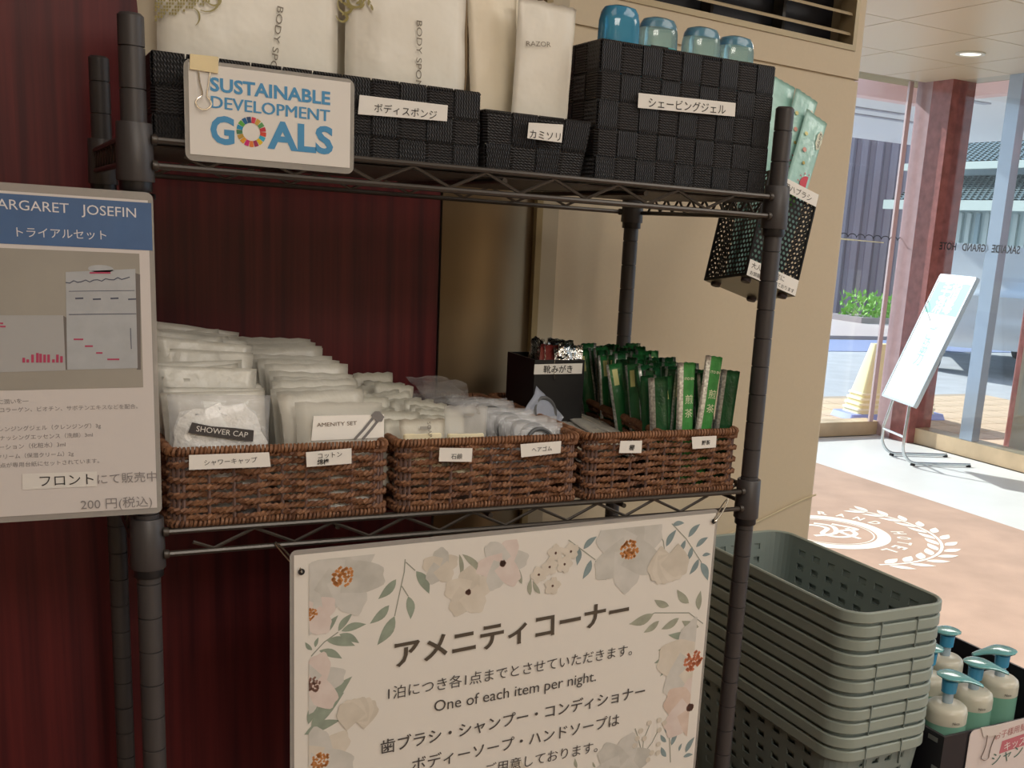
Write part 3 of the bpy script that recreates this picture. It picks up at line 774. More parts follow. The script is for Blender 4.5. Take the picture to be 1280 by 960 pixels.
# ------------------------------------------------------------------ packets
def packet(name, w, h, t, mats, seed, nw=8, nh=9, crimp=.006, wr=.0012, zig=.0012, matfn=None, smooth=True, bow=0, bottom_flat=True):
    """sealed sachet standing on its lower edge: two skins bulging apart between crimped seams"""
    rnd = random.Random(seed); off_ = Vector((rnd.random() * 50, rnd.random() * 50, 0)); vs = []; fs = []; mi = []
    zs = [0, crimp] + [crimp + (h - 2 * crimp) * k / (nh - 2) for k in range(1, nh - 2)] + [h - crimp, h]
    def idx(sd, i, j): return sd * (nw + 1) * (nh + 1) + j * (nw + 1) + i
    zs = (zs + [h] * 3)[:nh + 1]; zs[nh] = h; zs[nh - 1] = h - crimp
    for sd in (1, -1):
        for j, z in enumerate(zs):
            for i in range(nw + 1):
                x_ = -w / 2 + w * i / nw; e = 1 - abs(2 * i / nw - 1) ** 2.6
                fz = 0 if j in (0, nh) else (.12 if j in (1, nh - 1) else min(1, .5 + .5 * sin(pi * j / nh)))
                wx = mnoise.noise(Vector((x_ * 70, z * 55, 0)) + off_) * wr + bow * (x_ / w) ** 2 * w
                dx = (1 - .04 * fz * abs(2 * i / nw - 1))
                z2 = z + (zig if (i % 2 and j in (0, nh)) else 0) * (1 if j else -1)
                vs.append(Vector((x_ * dx, -sd * (t / 2 * e * fz + .0002) + wx, z2)))
    for j in range(nh):
        for i in range(nw):
            fs.append((idx(0, i, j), idx(0, i + 1, j), idx(0, i + 1, j + 1), idx(0, i, j + 1))); mi.append(matfn(i, j) if matfn else 0)
            fs.append((idx(1, i, j), idx(1, i, j + 1), idx(1, i + 1, j + 1), idx(1, i + 1, j))); mi.append(matfn(i, j) if matfn else 0)
    for j in range(nh):
        for i in (0, nw): fs.append((idx(0, i, j), idx(0, i, j + 1), idx(1, i, j + 1), idx(1, i, j))); mi.append(0)
    for i in range(nw):
        for j in (0, nh): fs.append((idx(0, i, j), idx(1, i, j), idx(1, i + 1, j), idx(0, i + 1, j))); mi.append(0)
    me = bpy.data.meshes.new(name); me.from_pydata([tuple(v) for v in vs], [], fs)
    for m in mats: me.materials.append(m)
    for p, k in zip(me.polygons, mi): p.material_index = k; p.use_smooth = smooth
    return me
def place(me, name, label, cat, group, loc, rot):
    o = bpy.data.objects.new(name, me); COL.objects.link(o); o.location = loc; o.rotation_euler = rot
    return tag(o, label, cat, group)
def hfun(w, h, t):
    return lambda u, v: t / 2 * max(0, 1 - abs(2 * u / w) ** 2.6) * min(1, .5 + .5 * sin(pi * min(max(v / h, 0), 1)))
def pframe(o, w, h, t):
    """frame on the front skin of a packet object (local -Y)"""
    m = wmat(o); r3 = m.to_3x3(); return Frame(m.translation, r3 @ Vector((1, 0, 0)), r3 @ Vector((0, 0, 1)), hfun(w, h, t))

ORD = ['first', 'second', 'third', 'fourth', 'fifth', 'sixth', 'seventh', 'eighth', 'ninth', 'tenth', 'eleventh', 'twelfth', 'thirteenth', 'fourteenth', 'fifteenth', 'sixteenth', 'seventeenth', 'eighteenth', 'nineteenth', 'twentieth', 'twenty-first', 'twenty-second', 'twenty-third']
SIDE4 = ['leftmost', 'second from the left', 'third from the left', 'rightmost']
rr = random.Random(11)
frost = M('frosted_film', (.88, .86, .78), .28, spec=.7, alpha=.62, bump=(60, .5, .004))
clearf = M('clear_film', (.80, .82, .84), .10, spec=1, alpha=.26, bump=(110, .9, .004), coat=1)
capw = M('cap_white', (.93, .92, .88), .4, bump=(130, .8, .004))
ZB = SL + .0062
# shower caps
SM = [packet('shower_cap_packet', .088, .103, .007, [frost], k, wr=.008, zig=0, crimp=.004) for k in range(4)]
for k in range(17):
    t_ = k / 16; y = .030 + .205 * t_
    place(SM[k % 4], 'shower_cap_packet', 'frosted shower cap packet, %s behind the banded front one in the left basket' % ORD[k], 'packet', 'shower cap packets behind the front one',
          (.064 + rr.uniform(-.004, .004) - .002 * t_, y, ZB + .003 + .036 * min(1, t_ * 2.0) + rr.uniform(-.003, .004)), (-.22 + rr.uniform(-.09, .06), rr.uniform(-.15, .15), rr.uniform(-.16, .16)))
sc0 = thing('shower_cap_packet', 'front shower cap packet with a dark printed band, at left of the left basket', 'packet', (.062, .018, ZB), rot=(-.10, .03, .03))
fp = MB(); me = packet('pouch', .086, .106, .010, [clearf], 9, wr=.003, zig=0); put(me, sc0)
cap = MB(); rings = []
for i in range(9):
    a = pi * i / 8; z = .056 - .037 * cos(a)
    rings.append([Vector(((.037 * sin(a) ** .6) * cos(b) * (1 + .22 * mnoise.noise(Vector((cos(b) * 1.6, i * .55, sin(b) * 1.6)))), .0055 * sin(a) ** .6 * sin(b) + .0012 * mnoise.noise(Vector((b * 4, i * 1.5, 3))) + .001, z + .016 * mnoise.noise(Vector((cos(b) * 2.3, i * .5, sin(b) * 2 + 5))))) for b in [2 * pi * j / 24 for j in range(24)]])
cap.loft(rings).build('folded_cap', capw, sc0, True)
f0 = pframe(sc0, .088, .096, .010); f0.hf = lambda u, v: .0068
band = M('band_dark', (.045, .038, .038), .5)
uv = [(-.037, .023), (-.031, .0225), (.030, .016), (.030, .0265), (.016, .0285), (-.030, .037), (-.036, .036)]
uv = [(-.035, .0270), (.034, .0150), (.034, .0275), (.010, .0290), (-.012, .0345), (-.033, .0395)]
uv = [f0.px(*p) for p in ((233, 540), (270, 546), (314, 551), (315, 537), (290, 534), (262, 532), (238, 527))]
bo = MB().poly([f0.pt(u, v, .0004) for u, v in uv]).build('printed_band', band, sc0, world=True)
text_px(f0, 'SHOWER CAP', (243, 538), (307, 546), M('band_text', (.75, .73, .68), .6), bo, hpx=7, n=.0008)
# amenity sets
AM = [packet('amenity_set_packet', .080, .100, .005, [frost], 20 + k, wr=.0045, zig=.001) for k in range(4)]
for k in range(17):
    t_ = k / 16; y = .026 + .21 * t_
    place(AM[k % 4], 'amenity_set_packet', 'frosted amenity set packet, %s behind the printed front one' % ORD[k], 'packet', 'amenity set packets behind the front one',
          (.163 - .010 * t_ + rr.uniform(-.003, .003), y, ZB + .004 + .026 * min(1, t_ * 1.5) + rr.uniform(-.003, .003)), (-.20 + rr.uniform(-.05, .05), rr.uniform(-.06, .05), rr.uniform(-.10, .10)))
am0 = thing('amenity_set_packet', 'front amenity set packet with a white printed card and grey hair clip', 'packet', (.166, .014, ZB), rot=(-.12, .02, 0))
put(packet('pouch', .080, .098, .006, [M('frost_clear', (.80, .79, .72), .25, alpha=.45, bump=(60, .5, .003))], 30, wr=.002, zig=.001), am0)
f1 = pframe(am0, .08, .1, .004); f1.hf = None
card = f1.slab([(-.030, .002), (.037, .002), (.037, .068), (-.028, .066)], -.0010, .0018, 'card', M('card_white', (.86, .84, .78), .6), am0)
f1b = Frame(f1.O + f1.N * .0036, f1.U, f1.V)
cq = [f1b.px(*p) for p in ((389, 551), (480, 547), (480, 518), (392, 520))]
f1b.slab(cq, -.0004, 0, 'card_front', M('card_bright', (.93, .91, .86), .6), am0)
text_px(f1b, 'AMENITY SET', (396, 533.5), (446, 531), M('card_ink', (.16, .10, .06), .6), am0, hpx=5)
hc = MB(); cg = M('clip_grey', (.20, .19, .19), .5)
def pxs(fr, L): return [fr.px(*p) for p in L]
ribbon(hc, f1b, pxs(f1b, [(443, 549), (455, 536), (467, 521), (471, 516)]), .0024, .0009)
ribbon(hc, f1b, pxs(f1b, [(453, 549), (464, 536), (475, 522)]), .0024, .0009)
hc.add([f1b.pt(*p, .0010) for p in pxs(f1b, [(463, 519), (468, 514), (474, 514), (480, 521), (477, 527), (470, 527)])], [(0, 1, 2, 3, 4, 5)])
hcc = hc.build('hair_clip', cg, am0, world=True)
# soaps
soapf = M('soap_film', (.80, .78, .68), .35, alpha=.80, bump=(90, .4, .003))
soapm = M('soap_bar', (.88, .80, .56), .5)
OM = [packet('soap_packet', .046, .062, .006, [soapf], 40 + k, wr=.002, zig=.0013) for k in range(4)]
spots = []
for k in range(26):
    row = k // 2; t_ = row / 12; y = .030 + .20 * t_; sidex = -.023 if k % 2 else .023
    place(OM[k % 4], 'soap_packet', 'small pale soap packet, %s row behind the front soaps, %s of its pair' % (ORD[row], 'left' if k % 2 == 0 else 'right'), 'soap packet', 'soap packets behind the front two',
          (.252 + sidex - .012 * t_ + rr.uniform(-.004, .004), y, ZB + .014 + .014 * t_ + rr.uniform(-.003, .006)), (-.25 + rr.uniform(-.12, .08), rr.uniform(-.14, .14), rr.uniform(-.2, .2)))
smk = M('soap_ink', (.16, .14, .12), .7)
for nm, cx_, yy, zz, hh, lab, rz, rt in (('soap_packet', .2455, .014, .019, .056, 'soap packet at front left of the middle basket with sideways lettering', 0, 1), ('soap_packet', .2895, .016, .010, .076, 'tall soap packet with a cream bar showing at its foot', .02, 0)):
    so_ = thing(nm, lab, 'soap packet', (cx_, yy, ZB + zz + .006), rot=(-.10, rz, 0))
    put(packet('pouch', .045, hh, .004, [soapf if rt else M('soap_film2', (.84, .84, .80), .3, alpha=.32, bump=(90, .4, .003))], 50 + rt, wr=.001, zig=.0013), so_)
    MB().bbox((-.019, -.003, .003), (.019, .003, .050 if not rt else .043), .0028).build('soap_bar', soapm, so_, True)
    f2 = pframe(so_, .044, hh, .0095); f2.hf = lambda u, v: .0058
    if rt: text_px(f2, 'SOAP', (531, 527), (533, 546), smk, so_, hpx=5, n=.0003)
    else: text_px(f2, 'SOAP', (591, 505), (593, 518), smk, so_, hpx=5, n=.0003)
    f2.slab([(-.004, hh - .009), (.006, hh - .009), (.006, hh - .006), (-.004, hh - .006)], 0, .0002, 'printed_mark', M('mark_grey', (.35, .34, .31), .6), so_)
# hair ties
ring_m = M('tie_grey', (.11, .115, .12), .5)
def tie_mesh():
    mb = MB(); mb.tube([Vector((.016 * cos(a), -.0030, .038 + .016 * sin(a))) for a in [2 * pi * i / 28 for i in range(28)]], .0022, 7, closed=True); return mb.mesh('hair_tie', ring_m, True)
tm = tie_mesh(); HM = [packet('pouch', .060, .062, .004, [clearf], 60 + k, wr=.004, zig=0) for k in range(3)]
for k in range(10):
    t_ = k / 9
    lab = 'front clear packet with a grey hair tie in the middle basket' if k == 0 else 'clear hair tie packet, %s behind the front one in the middle basket' % ORD[k - 1]
    t = thing('hair_tie_packet', lab, 'packet', (.374 - .008 * t_, .016 + .15 * t_, ZB + .014 + .012 * t_), None if k == 0 else 'hair tie packets behind the front one', rot=(-.30 - .5 * t_ + rr.uniform(-.1, .1), rr.uniform(-.08, .08), rr.uniform(-.1, .1)))
    put(HM[k % 3], t); put(tm, t)
    if k % 2 == 0: put(packet('insert', .040, .050, .003, [M('insert_white', (.80, .82, .83), .3, bump=(70, .9, .006))], 70 + k, wr=.004), t, (0, .0022, .003))
t = thing('hair_tie_packet', 'clear packet tilted up to a pointed corner in front of the black box', 'packet', (.402, .110, ZB + .040), rot=(-.35, .78, .1))
put(packet('pouch', .052, .054, .003, [M('film_blue', (.62, .68, .82), .1, alpha=.5, bump=(80, .8, .004))], 77, wr=.004, zig=0), t); put(tm, t, (0, .003, 0))
for k in range(6):
    t = place(packet('cotton_packet', .052, .066, .003, [clearf], 80 + k, wr=.004, zig=0), 'clear_packet', 'clear packet lying flat at the back of middle basket, %s from below' % ORD[k], 'packet', 'flat clear packets at the back of the middle basket',
              (.318 + rr.uniform(-.025, .03), .175 + .006 * k, ZB + .052 + .0035 * k), (-1.42 + rr.uniform(-.08, .08), 0, rr.uniform(-.5, .5)))
# combs: long slim packets lying lengthwise
combf = M('comb_film', (.74, .72, .66), .25, alpha=.7, bump=(80, .5, .003)); combm = M('comb_body', (.70, .64, .50), .4)
CM = [packet('pouch', .021, .165, .0035, [combf], 90 + k, nw=4, wr=.002) for k in range(3)]
cb = MB().box((-.006, -.001, .010), (.006, .001, .150)).mesh('comb', combm)
for k in range(12):
    a = k % 6; b = k // 6
    t = thing('comb_packet', 'slim comb packet, %s from the left in the %s layer' % (ORD[a], ('lower', 'upper')[b]), 'comb', (.424 + a * .0145 + rr.uniform(-.003, .003), .012 + .012 * b + rr.uniform(0, .01), ZB + .034 + b * .008 + .002 * (a % 2)), 'comb packets in the right basket', rot=(-1.50 + rr.uniform(-.04, .03), rr.uniform(-.3, .3), rr.uniform(-.10, .06) - .03))
    put(CM[k % 3], t); put(cb, t)
# tea sticks
tg = M('tea_green', (.022, .155, .045), .28, spec=.7, noise=(70, .3), bump=(120, .5, .003)); tsv = M('tea_silver', (.62, .64, .62), .3, metal=.7, noise=(400, .35))
tgd = M('tea_green_dark', (.014, .085, .03), .28, noise=(70, .3), bump=(120, .5, .003)); tgy = M('tea_gold', (.62, .62, .25), .4)
TM = []
for k in range(5):
    TM.append(packet('tea_stick', .0185 + .001 * (k % 3), .122, .0045, [tg if k % 2 else tgd, tsv, tgy], 110 + k, nw=6, nh=8, wr=.0015, zig=.0008, crimp=.006, matfn=(lambda i, j, k=k: 1 if i == (0 if k % 2 else 5) or (k == 2 and i == 1) else (2 if (j == 6 and i in (2, 3) and k in (1, 3)) else 0))))
nt_ = 0
for r in range(22):
    t_ = r / 21; y = .032 + .20 * t_
    for c in range(4):
        X = .522 + .018 * t_ + c * (.0215 - .002 * t_) + rr.uniform(-.005, .005)
        place(TM[rr.randrange(5)], 'tea_stick', 'green and silver tea stick, %s row from front, %s' % (ORD[r + 1], SIDE4[c]), 'tea stick', 'green tea sticks behind the front row',
              (X, y + rr.uniform(-.004, .004), ZB - .002 + .006 * t_ + rr.uniform(-.003, .006)), (-.06 + rr.uniform(-.08, .06), -.10 + rr.uniform(-.12, .08), -.75 + rr.uniform(-.7, .7)))
lt_txt = M('tea_text', (.75, .78, .55), .5)
for X, Y, dz, hh, ry, rz, k, lab, txt in (
        (.517, .018, 0, .118, -.10, -.5, 0, 'leftmost dark green tea stick of the front row', 0),
        (.543, .016, 0, .134, -.02, -.1, 1, 'bright green tea stick standing straight in the front row', 1),
        (.560, .017, .002, .140, .11, -.1, 3, 'tallest bright green tea stick leaning right in the front row', 2),
        (.589, .020, 0, .126, .05, -.6, 4, 'rightmost narrow tea stick beside the rack post', 0)):
    t = thing('tea_stick', lab, 'tea stick', (X, Y, ZB + dz), rot=(-.06, ry, rz))
    wd_ = .021
    put(packet('wrapper', wd_, hh, .004, [M('tea_bright', (.05, .27, .06), .28, noise=(60, .2), bump=(100, .5, .003)) if txt else tgd, tsv], 130 + k, nw=6, nh=8, wr=.0008, zig=.0008, matfn=lambda i, j: 1 if i < 2 else 0), t)
    if txt:
        f3 = pframe(t, wd_, hh, .004); text_uv(f3, 'ITO EN', (-.0025, hh - .018), (.0095, hh - .018), lt_txt, t, n=.0006, bold=.01)
        text_uv(f3, '煎', (-.001, hh * .68), (.0085, hh * .68), lt_txt, t, n=.0006); text_uv(f3, '茶', (-.001, hh * .57), (.0085, hh * .57), lt_txt, t, n=.0006)
# black box of shoe-polish sachets standing at the back of the comb compartment
bx = thing('black_box', 'plain black open box holding silver sachets at the back of the comb compartment', 'box', (.452, .185, ZB + .001))
hx, hy, hz = .0335, .040, .117 - .0625 + .0625; zt = 1.308
bw = .0325; bh = zt - (ZB + .001)
x0, x1, y0_, y1_ = -.0305, .0325, -.036, .040
bxm = M('box_black', (.010, .010, .011), .45)
MB().box((x0, y0_, 0), (x1, y0_ + .002, bh)).build('front_panel', bxm, bx); MB().box((x0, y1_ - .002, 0), (x1, y1_, bh)).build('back_panel', bxm, bx)
MB().box((x0, y0_ + .002, 0), (x0 + .002, y1_ - .002, bh)).build('side_panel', bxm, bx); MB().box((x1 - .002, y0_ + .002, 0), (x1, y1_ - .002, bh)).build('side_panel', bxm, bx)
MB().box((x0, y0_, 0), (x1, y1_, .002)).build('bottom_panel', bxm, bx)
fb = Frame(Vector((.452, .185 + y0_, 1.3)), (1, 0, 0), (0, 0, 1))
sticker(bx, fb, [(667, 468), (727, 467), (728, 454), (668, 455.5)], '靴みがき', (679, 465.5), (715, 465), n=.0005, bold=.008)
foil = M('foil', (.72, .72, .70), .16, metal=1, bump=(110, 1, .006)); maroon = M('foil_maroon', (.20, .035, .03), .3, bump=(110, .7, .004))
PM = [packet('polish_sachet', .030, .040, .004, [foil], 150 + k, wr=.003, zig=.001, nw=6, nh=6) for k in range(3)]
for k in range(18):
    a = k % 6; b = k // 6
    place(PM[k % 3], 'polish_sachet', 'silver foil sachet in the black box, %s row, %s from the left' % (('front', 'middle', 'back')[b], ORD[a]), 'sachet', 'silver sachets in the black box',
          (.452 + x0 + .016 + a * .0060 + b * .002 + (.008 if a > 3 else 0), .185 + y0_ + .014 + b * .022 + rr.uniform(-.002, .002), zt - .026 + rr.uniform(-.001, .005)), (rr.uniform(-.15, .1), rr.uniform(-.15, .15), (1.2 if a < 4 else .1) + rr.uniform(-.3, .3)))
place(packet('polish_sachet', .027, .038, .003, [maroon], 160, wr=.002, nw=6, nh=6), 'polish_sachet', 'dark red sachet at the left front of the black box', 'sachet', None, (.452 + x0 + .017, .185 + y0_ + .007, zt - .022), (.05, .1, .25))

# ------------------------------------------------------------------ top shelf contents
satin = M('satin_pouch', (.82, .79, .70), .38, spec=.5, bump=(26, .35, .006)); satin2 = M('satin_pouch_warm', (.84, .76, .60), .4, bump=(26, .35, .006))
gold = M('gold_print', (.33, .28, .10), .5); darkp = M('pouch_ink', (.20, .17, .13), .6)
ZS = SU + .004
for X, Y, rz, k, wh in ((.082, .062, .05, 0, 'second row on the left'), (.205, .060, -.06, 1, 'second row on the right'), (.085, .092, -.04, 2, 'third row on the left'), (.200, .094, .06, 0, 'third row on the right'), (.145, .128, .02, 1, 'last row in the middle')):
    place(packet('sponge_pouch', .135, .20, .020, [satin2], 200 + k, wr=.006, zig=.001), 'sponge_pouch', 'cream body sponge pouch behind the printed ones, %s' % wh, 'pouch', 'body sponge pouches behind the front two', (X, Y, ZS), (-.08, rr.uniform(-.05, .05), rz))
for X, Y, ry, lab, q0, q1, q in ((.094, .036, .012, 'large front body sponge pouch with gold ornament at its top left', (346, 8), (333, 122), 0), (.228, .034, 0, 'body sponge pouch standing right of the large front one', (519.5, 26), (518.5, 130), 1)):
    t = thing('sponge_pouch', lab, 'pouch', (X, Y, ZS), rot=(-.03, ry, 0)); w_, h_ = (.150, .20) if not q else (.114, .20)
    put(packet('pouch', w_, h_, .022, [satin], 210 + q, nw=12, nh=12, wr=.004), t)
    f4 = pframe(t, w_, h_, .022); f4q = Frame(f4.O + f4.N * .0105, f4.U, f4.V)
    a, b = f4q.px(*q0), f4q.px(*q1)
    f4.hf = (lambda u, v, g=hfun(w_, h_, .022): g(u, v) + .0022)
    text_uv(f4, 'BODY SPONGE', a, b, darkp, t, height=.0052, n=.0004)
    gm = MB()
    def P4(L): return [f4q.px(*p) for p in L]
    def spiral(cx, cy, r0, turns, ph, sgn=1, w=.0016):
        c = f4q.px(cx, cy); ribbon(gm, f4, [(c[0] + r0 * (1 - i / 26) * cos(ph + sgn * 2 * pi * turns * i / 24), c[1] + r0 * (1 - i / 26) * sin(ph + sgn * 2 * pi * turns * i / 24)) for i in range(25)], lambda t: w * (.4 + sin(pi * t)), .0006)
    bx_, by_ = (245, 0) if not q else (436, 8)
    if not q:
        spiral(258, -4, .012, 1.2, 4.3); spiral(236, -6, .010, 1.1, 4.0, -1); spiral(268, -2, .007, .9, 3.6)
        for i in range(20):
            for j in range(7):
                cx_ = 196 + i * 3.4; cy_ = j * 4.2 - 2 + i * .2
                if (i * 7 + j * 3) % 4 == 0 or j > 6 - i * .28: continue
                c = f4q.px(cx_, cy_); gm.add([f4.pt(c[0] + a, c[1] + b, .0006) for a, b in ((-.0008, -.0009), (.0006, -.0011), (.0010, .0008), (-.0005, .0010))], [(0, 1, 2, 3)])
        spiral(240, 10, .013, .22, 4.9, 1, .0009)
    else:
        spiral(436, 6, .008, 1.0, 2.5); spiral(444, -2, .009, 1.2, 1.0, -1); spiral(432, 18, .006, .9, 3.2); spiral(455, 4, .006, .7, .2)
        for i in range(9):
            c = f4q.px(426 + i * 5, -6 + i * 1.2 + (i % 3) * 5); gm.poly(leafpoly(f4, c[0], c[1], .006, .0022, -.9 + i * .35, .0007, 4))
    gm.build('gold_ornament', gold, t, world=True)
for X, Y, rz, ry, k, wh in ((.322, .046, .1, -.05, 0, 'leaning left at the left end'), (.326, .072, -.05, .0, 1, 'back left'), (.345, .058, .05, -.02, 2, 'in the middle'), (.352, .092, .03, .0, 0, 'in the back row'), (.366, .076, -.05, .02, 1, 'back right')):
    place(packet('razor_packet', .052, .165, .008, [satin2], 220 + k, wr=.004, zig=.001), 'razor_packet', 'cream razor packet behind the printed front one, %s' % wh, 'packet', 'razor packets behind the front one', (X, Y, ZS), (-.05, ry, rz))
t = thing('razor_packet', 'front white razor packet with fine printed lettering', 'packet', (.353, .026, ZS), rot=(-.03, .05, 0))
put(packet('pouch', .060, .154, .010, [satin], 230, nw=12, nh=12, wr=.003, zig=.0014), t)
f5 = pframe(t, .060, .154, .010); f5q = Frame(f5.O + f5.N * .005, f5.U, f5.V); f5.hf = (lambda u, v, g=hfun(.060, .154, .010): g(u, v) + .0022)
text_uv(f5, 'RAZOR', f5q.px(658, 57.5), f5q.px(687.5, 59), darkp, t, height=.0045, n=.0004)
# blue shaving gel bottles
aq = M('aqua_plastic', (.45, .80, .88), .08, trans=.75, spec=.6, alpha=.85); liq = M('gel_teal', (.10, .62, .60), .2, alpha=.9); aqd = M('aqua_cap', (.10, .45, .72), .08, trans=.5)
for k, (X, Y, lab, dz) in enumerate(((.442, .040, 'leftmost and deepest blue shaving gel bottle in the tall black basket', .004), (.4875, .042, 'second blue gel bottle from the left in the tall black basket', 0), (.538, .040, 'third gel bottle from the left, mostly clear, in the tall black basket', -.002), (.583, .044, 'rightmost clear gel bottle in the tall black basket', -.004))):
    t = thing('gel_bottle', lab, 'bottle', (X, Y, ZS + .016 + dz))
    def oval(s, z, ax=.0205, ay=.0145): return [Vector((ax * s * (abs(cos(a)) ** .75) * (1 if cos(a) > 0 else -1), ay * s * (abs(sin(a)) ** .75) * (1 if sin(a) > 0 else -1), z)) for a in [2 * pi * j / 28 for j in range(28)]]
    MB().loft([oval(.9, 0), oval(1, .006), oval(1, .118), oval(.98, .130), oval(.90, .138), oval(.76, .1425), oval(.4, .1445), oval(.05, .1450)]).build('shell', aq if k else aqd, t, True)
    MB().loft([oval(.8, .004), oval(.9, .010), oval(.9, .112 + .004 * (k % 2)), oval(.88, .1125 + .004 * (k % 2))]).build('gel', liq, t, True)
    MB().loft([oval(.9, .134), oval(.8, .1395), oval(.6, .1425), oval(.05, .1435)]).build('end_cap', M('aqua_deep', (.05, .36, .66), .15, trans=.4), t, True)
    if k in (1, 2): MB().box((-.016, -.0152, .108), (.004, -.0148, .116)).build('print_mark', ink, t)

# ------------------------------------------------------------------ hanging poster under the lower shelf
TLp = Vector((.1120, -.040, 1.1636)); TRp = Vector((.5690, -.0150, 1.1636))
po = thing('hanging_poster', 'large laminated white poster bordered with pale flowers hanging under the lower shelf', 'poster', tuple((TLp + TRp) / 2))
pU = (TRp - TLp).normalized(); fp_ = Frame(TLp, pU, (0, 0, 1)); PW = (TRp - TLp).length; PH = .62
fp_.slab(rounded(-.0035, PW + .0035, -PH, .0045, .006), -.0006, 0, 'laminate', lam, po)
fp_.slab([(0, 0), (PW, 0), (PW, -PH + .004), (0, -PH + .004)], .0001, .0004, 'paper_sheet', M('poster_paper', (.76, .725, .665), .4), po)
NP = [.0005]
def flower(cx, cy, rp, n, col, ccol=None, rot=0, parent=po, fr=fp_, cr=.22, squash=1, arc=2 * pi, uvmin=None):
    c = fr.px(cx, cy); e = fr.px(cx + rp, cy + rp * .12); r = hypot(e[0] - c[0], e[1] - c[1])
    for k in range(n):
        a = rot + arc * k / n; pts = []
        for i in range(15):
            t = i / 14; b = (t - .5) * 2; ww = .80 * r * (2.5 / n) * 2.1
            L = r * (1 - .16 * abs(b) ** 2.2 + .05 * sin(b * 9 + k * 2)); u = sin(b * pi / 2) * ww * .55; w = L * (max(0, cos(b * pi / 2)) ** .42)
            pts.append((w, u))
        pts.append((0, 0)); NP[0] += .000004
        P3 = [[c[0] + a_ * cos(a) - b_ * sin(a), c[1] + (a_ * sin(a) + b_ * cos(a)) * squash] for a_, b_ in pts]
        for q in P3: q[0] = min(max(q[0], .013), PW - .013); q[1] = min(q[1], -.006)
        MB().poly([fr.pt(*q, NP[0]) for q in P3]).build('petal', col[k % len(col)], parent, world=True)
    if ccol:
        NP[0] += .000003; mb = MB(); rnd = random.Random(int(cx))
        for i in range(60):
            a = rnd.random() * 6.28; q = r * cr * sqrt(rnd.random()); s_ = r * .045
            mb.add([fr.pt(max(.013, c[0] + q * cos(a) + s_ * cos(b)), c[1] + q * sin(a) + s_ * sin(b), NP[0]) for b in (0, 1.57, 3.14, 4.71)], [(0, 1, 2, 3)])
        tag(mb.build('flower_centre', ccol, parent, world=True), kind='stuff')
pg = M('petal_grey', (.55, .535, .49), .6, noise=(55, 0, (.64, .615, .57))); pg2 = M('petal_grey2', (.49, .475, .43), .6, noise=(55, 0, (.60, .58, .53)))
pb = M('petal_beige', (.58, .525, .44), .6, noise=(60, 0, (.66, .60, .51))); pb2 = M('petal_beige2', (.63, .57, .48), .6, noise=(60, 0, (.70, .64, .55)))
pp_ = M('petal_pink', (.66, .55, .50), .6, noise=(60, 0, (.72, .63, .58))); ppk = M('petal_peach', (.60, .46, .38), .6, noise=(50, 0, (.70, .57, .49)))
orc = M('centre_orange', (.58, .24, .07), .6); brc = M('centre_brown', (.24, .13, .10), .6); rdc = M('centre_red', (.60, .20, .10), .6)
l1 = M('leaf_sage', (.28, .33, .26), .6, noise=(90, .12)); l2 = M('leaf_blue', (.22, .29, .30), .6, noise=(90, .12)); l3 = M('leaf_olive', (.35, .36, .28), .6, noise=(90, .12)); stm = M('stem_grey', (.30, .31, .26), .6)
def leaves(L, mat, sx_, sy_, k, width=.36):
    for (a, b, c, d) in L:
        p = fp_.px(sx_ + a * k, sy_ + b * k); q = fp_.px(sx_ + c * k, sy_ + d * k); L_ = hypot(q[0] - p[0], q[1] - p[1]); NP[0] += .000003
        pts = leafpoly(Frame(fp_.O, fp_.U, fp_.V), p[0], p[1], L_, L_ * width, atan2(q[1] - p[1], q[0] - p[0]), NP[0], 7, .06)
        MB().poly(pts).build('leaf', mat, po, world=True)
def stem(L, sx_, sy_, k, w=.0011):
    mb = MB(); NP[0] += .000003; ribbon(mb, fp_, [fp_.px(sx_ + a * k, sy_ + b * k) for a, b in L], w, NP[0]); mb.build('stem', stm, po, world=True)
A4 = (340, 620, .25); A5 = (620, 620, .354)
stem([(665, 315), (660, 380), (640, 470), (612, 600)], *A4); stem([(330, 680), (260, 730), (195, 800)], *A4); stem([(668, 330), (715, 372)], *A4); stem([(648, 450), (680, 500)], *A4)
leaves([(620, 415, 530, 515), (720, 375, 785, 488), (585, 545, 488, 638), (680, 500, 692, 615), (612, 600, 525, 745)], l1, *A4)
leaves([(330, 675, 402, 585), (345, 675, 470, 640), (335, 690, 435, 735), (270, 720, 415, 748), (235, 772, 350, 812), (265, 690, 330, 595)], l1, *A4, .32)
leaves([(200, 770, 165, 730), (215, 755, 232, 705)], l1, *A4)
leaves([(935, 290, 945, 415), (950, 290, 1062, 410)], l3, *A4, .18)
stem([(620, 97), (670, 150), (725, 235)], *A5); leaves([(705, 180, 748, 145), (678, 145, 720, 98), (600, 178, 636, 118), (668, 155, 640, 205), (692, 178, 672, 232), (727, 210, 757, 205), (715, 222, 682, 277), (722, 235, 747, 298), (622, 102, 664, 95)], l2, *A5)
stem([(255, 155), (310, 195), (350, 225)], *A5); leaves([(308, 187, 355, 142), (335, 225, 305, 293), (350, 228, 387, 296), (290, 180, 285, 245)], l2, *A5)
stem([(470, 452), (560, 412), (680, 412), (730, 450)], *A5); leaves([(680, 378, 638, 330), (715, 402, 722, 333), (610, 388, 558, 366), (555, 416, 470, 452), (575, 440, 520, 482), (645, 430, 582, 470), (715, 462, 655, 440)], l3, *A5)
leaves([(685, 485, 607, 490), (650, 512, 570, 545), (592, 568, 557, 590), (603, 597, 578, 637)], l1, *A5, .3)
stem([(563, 110), (590, 160), (596, 205)], *A5)
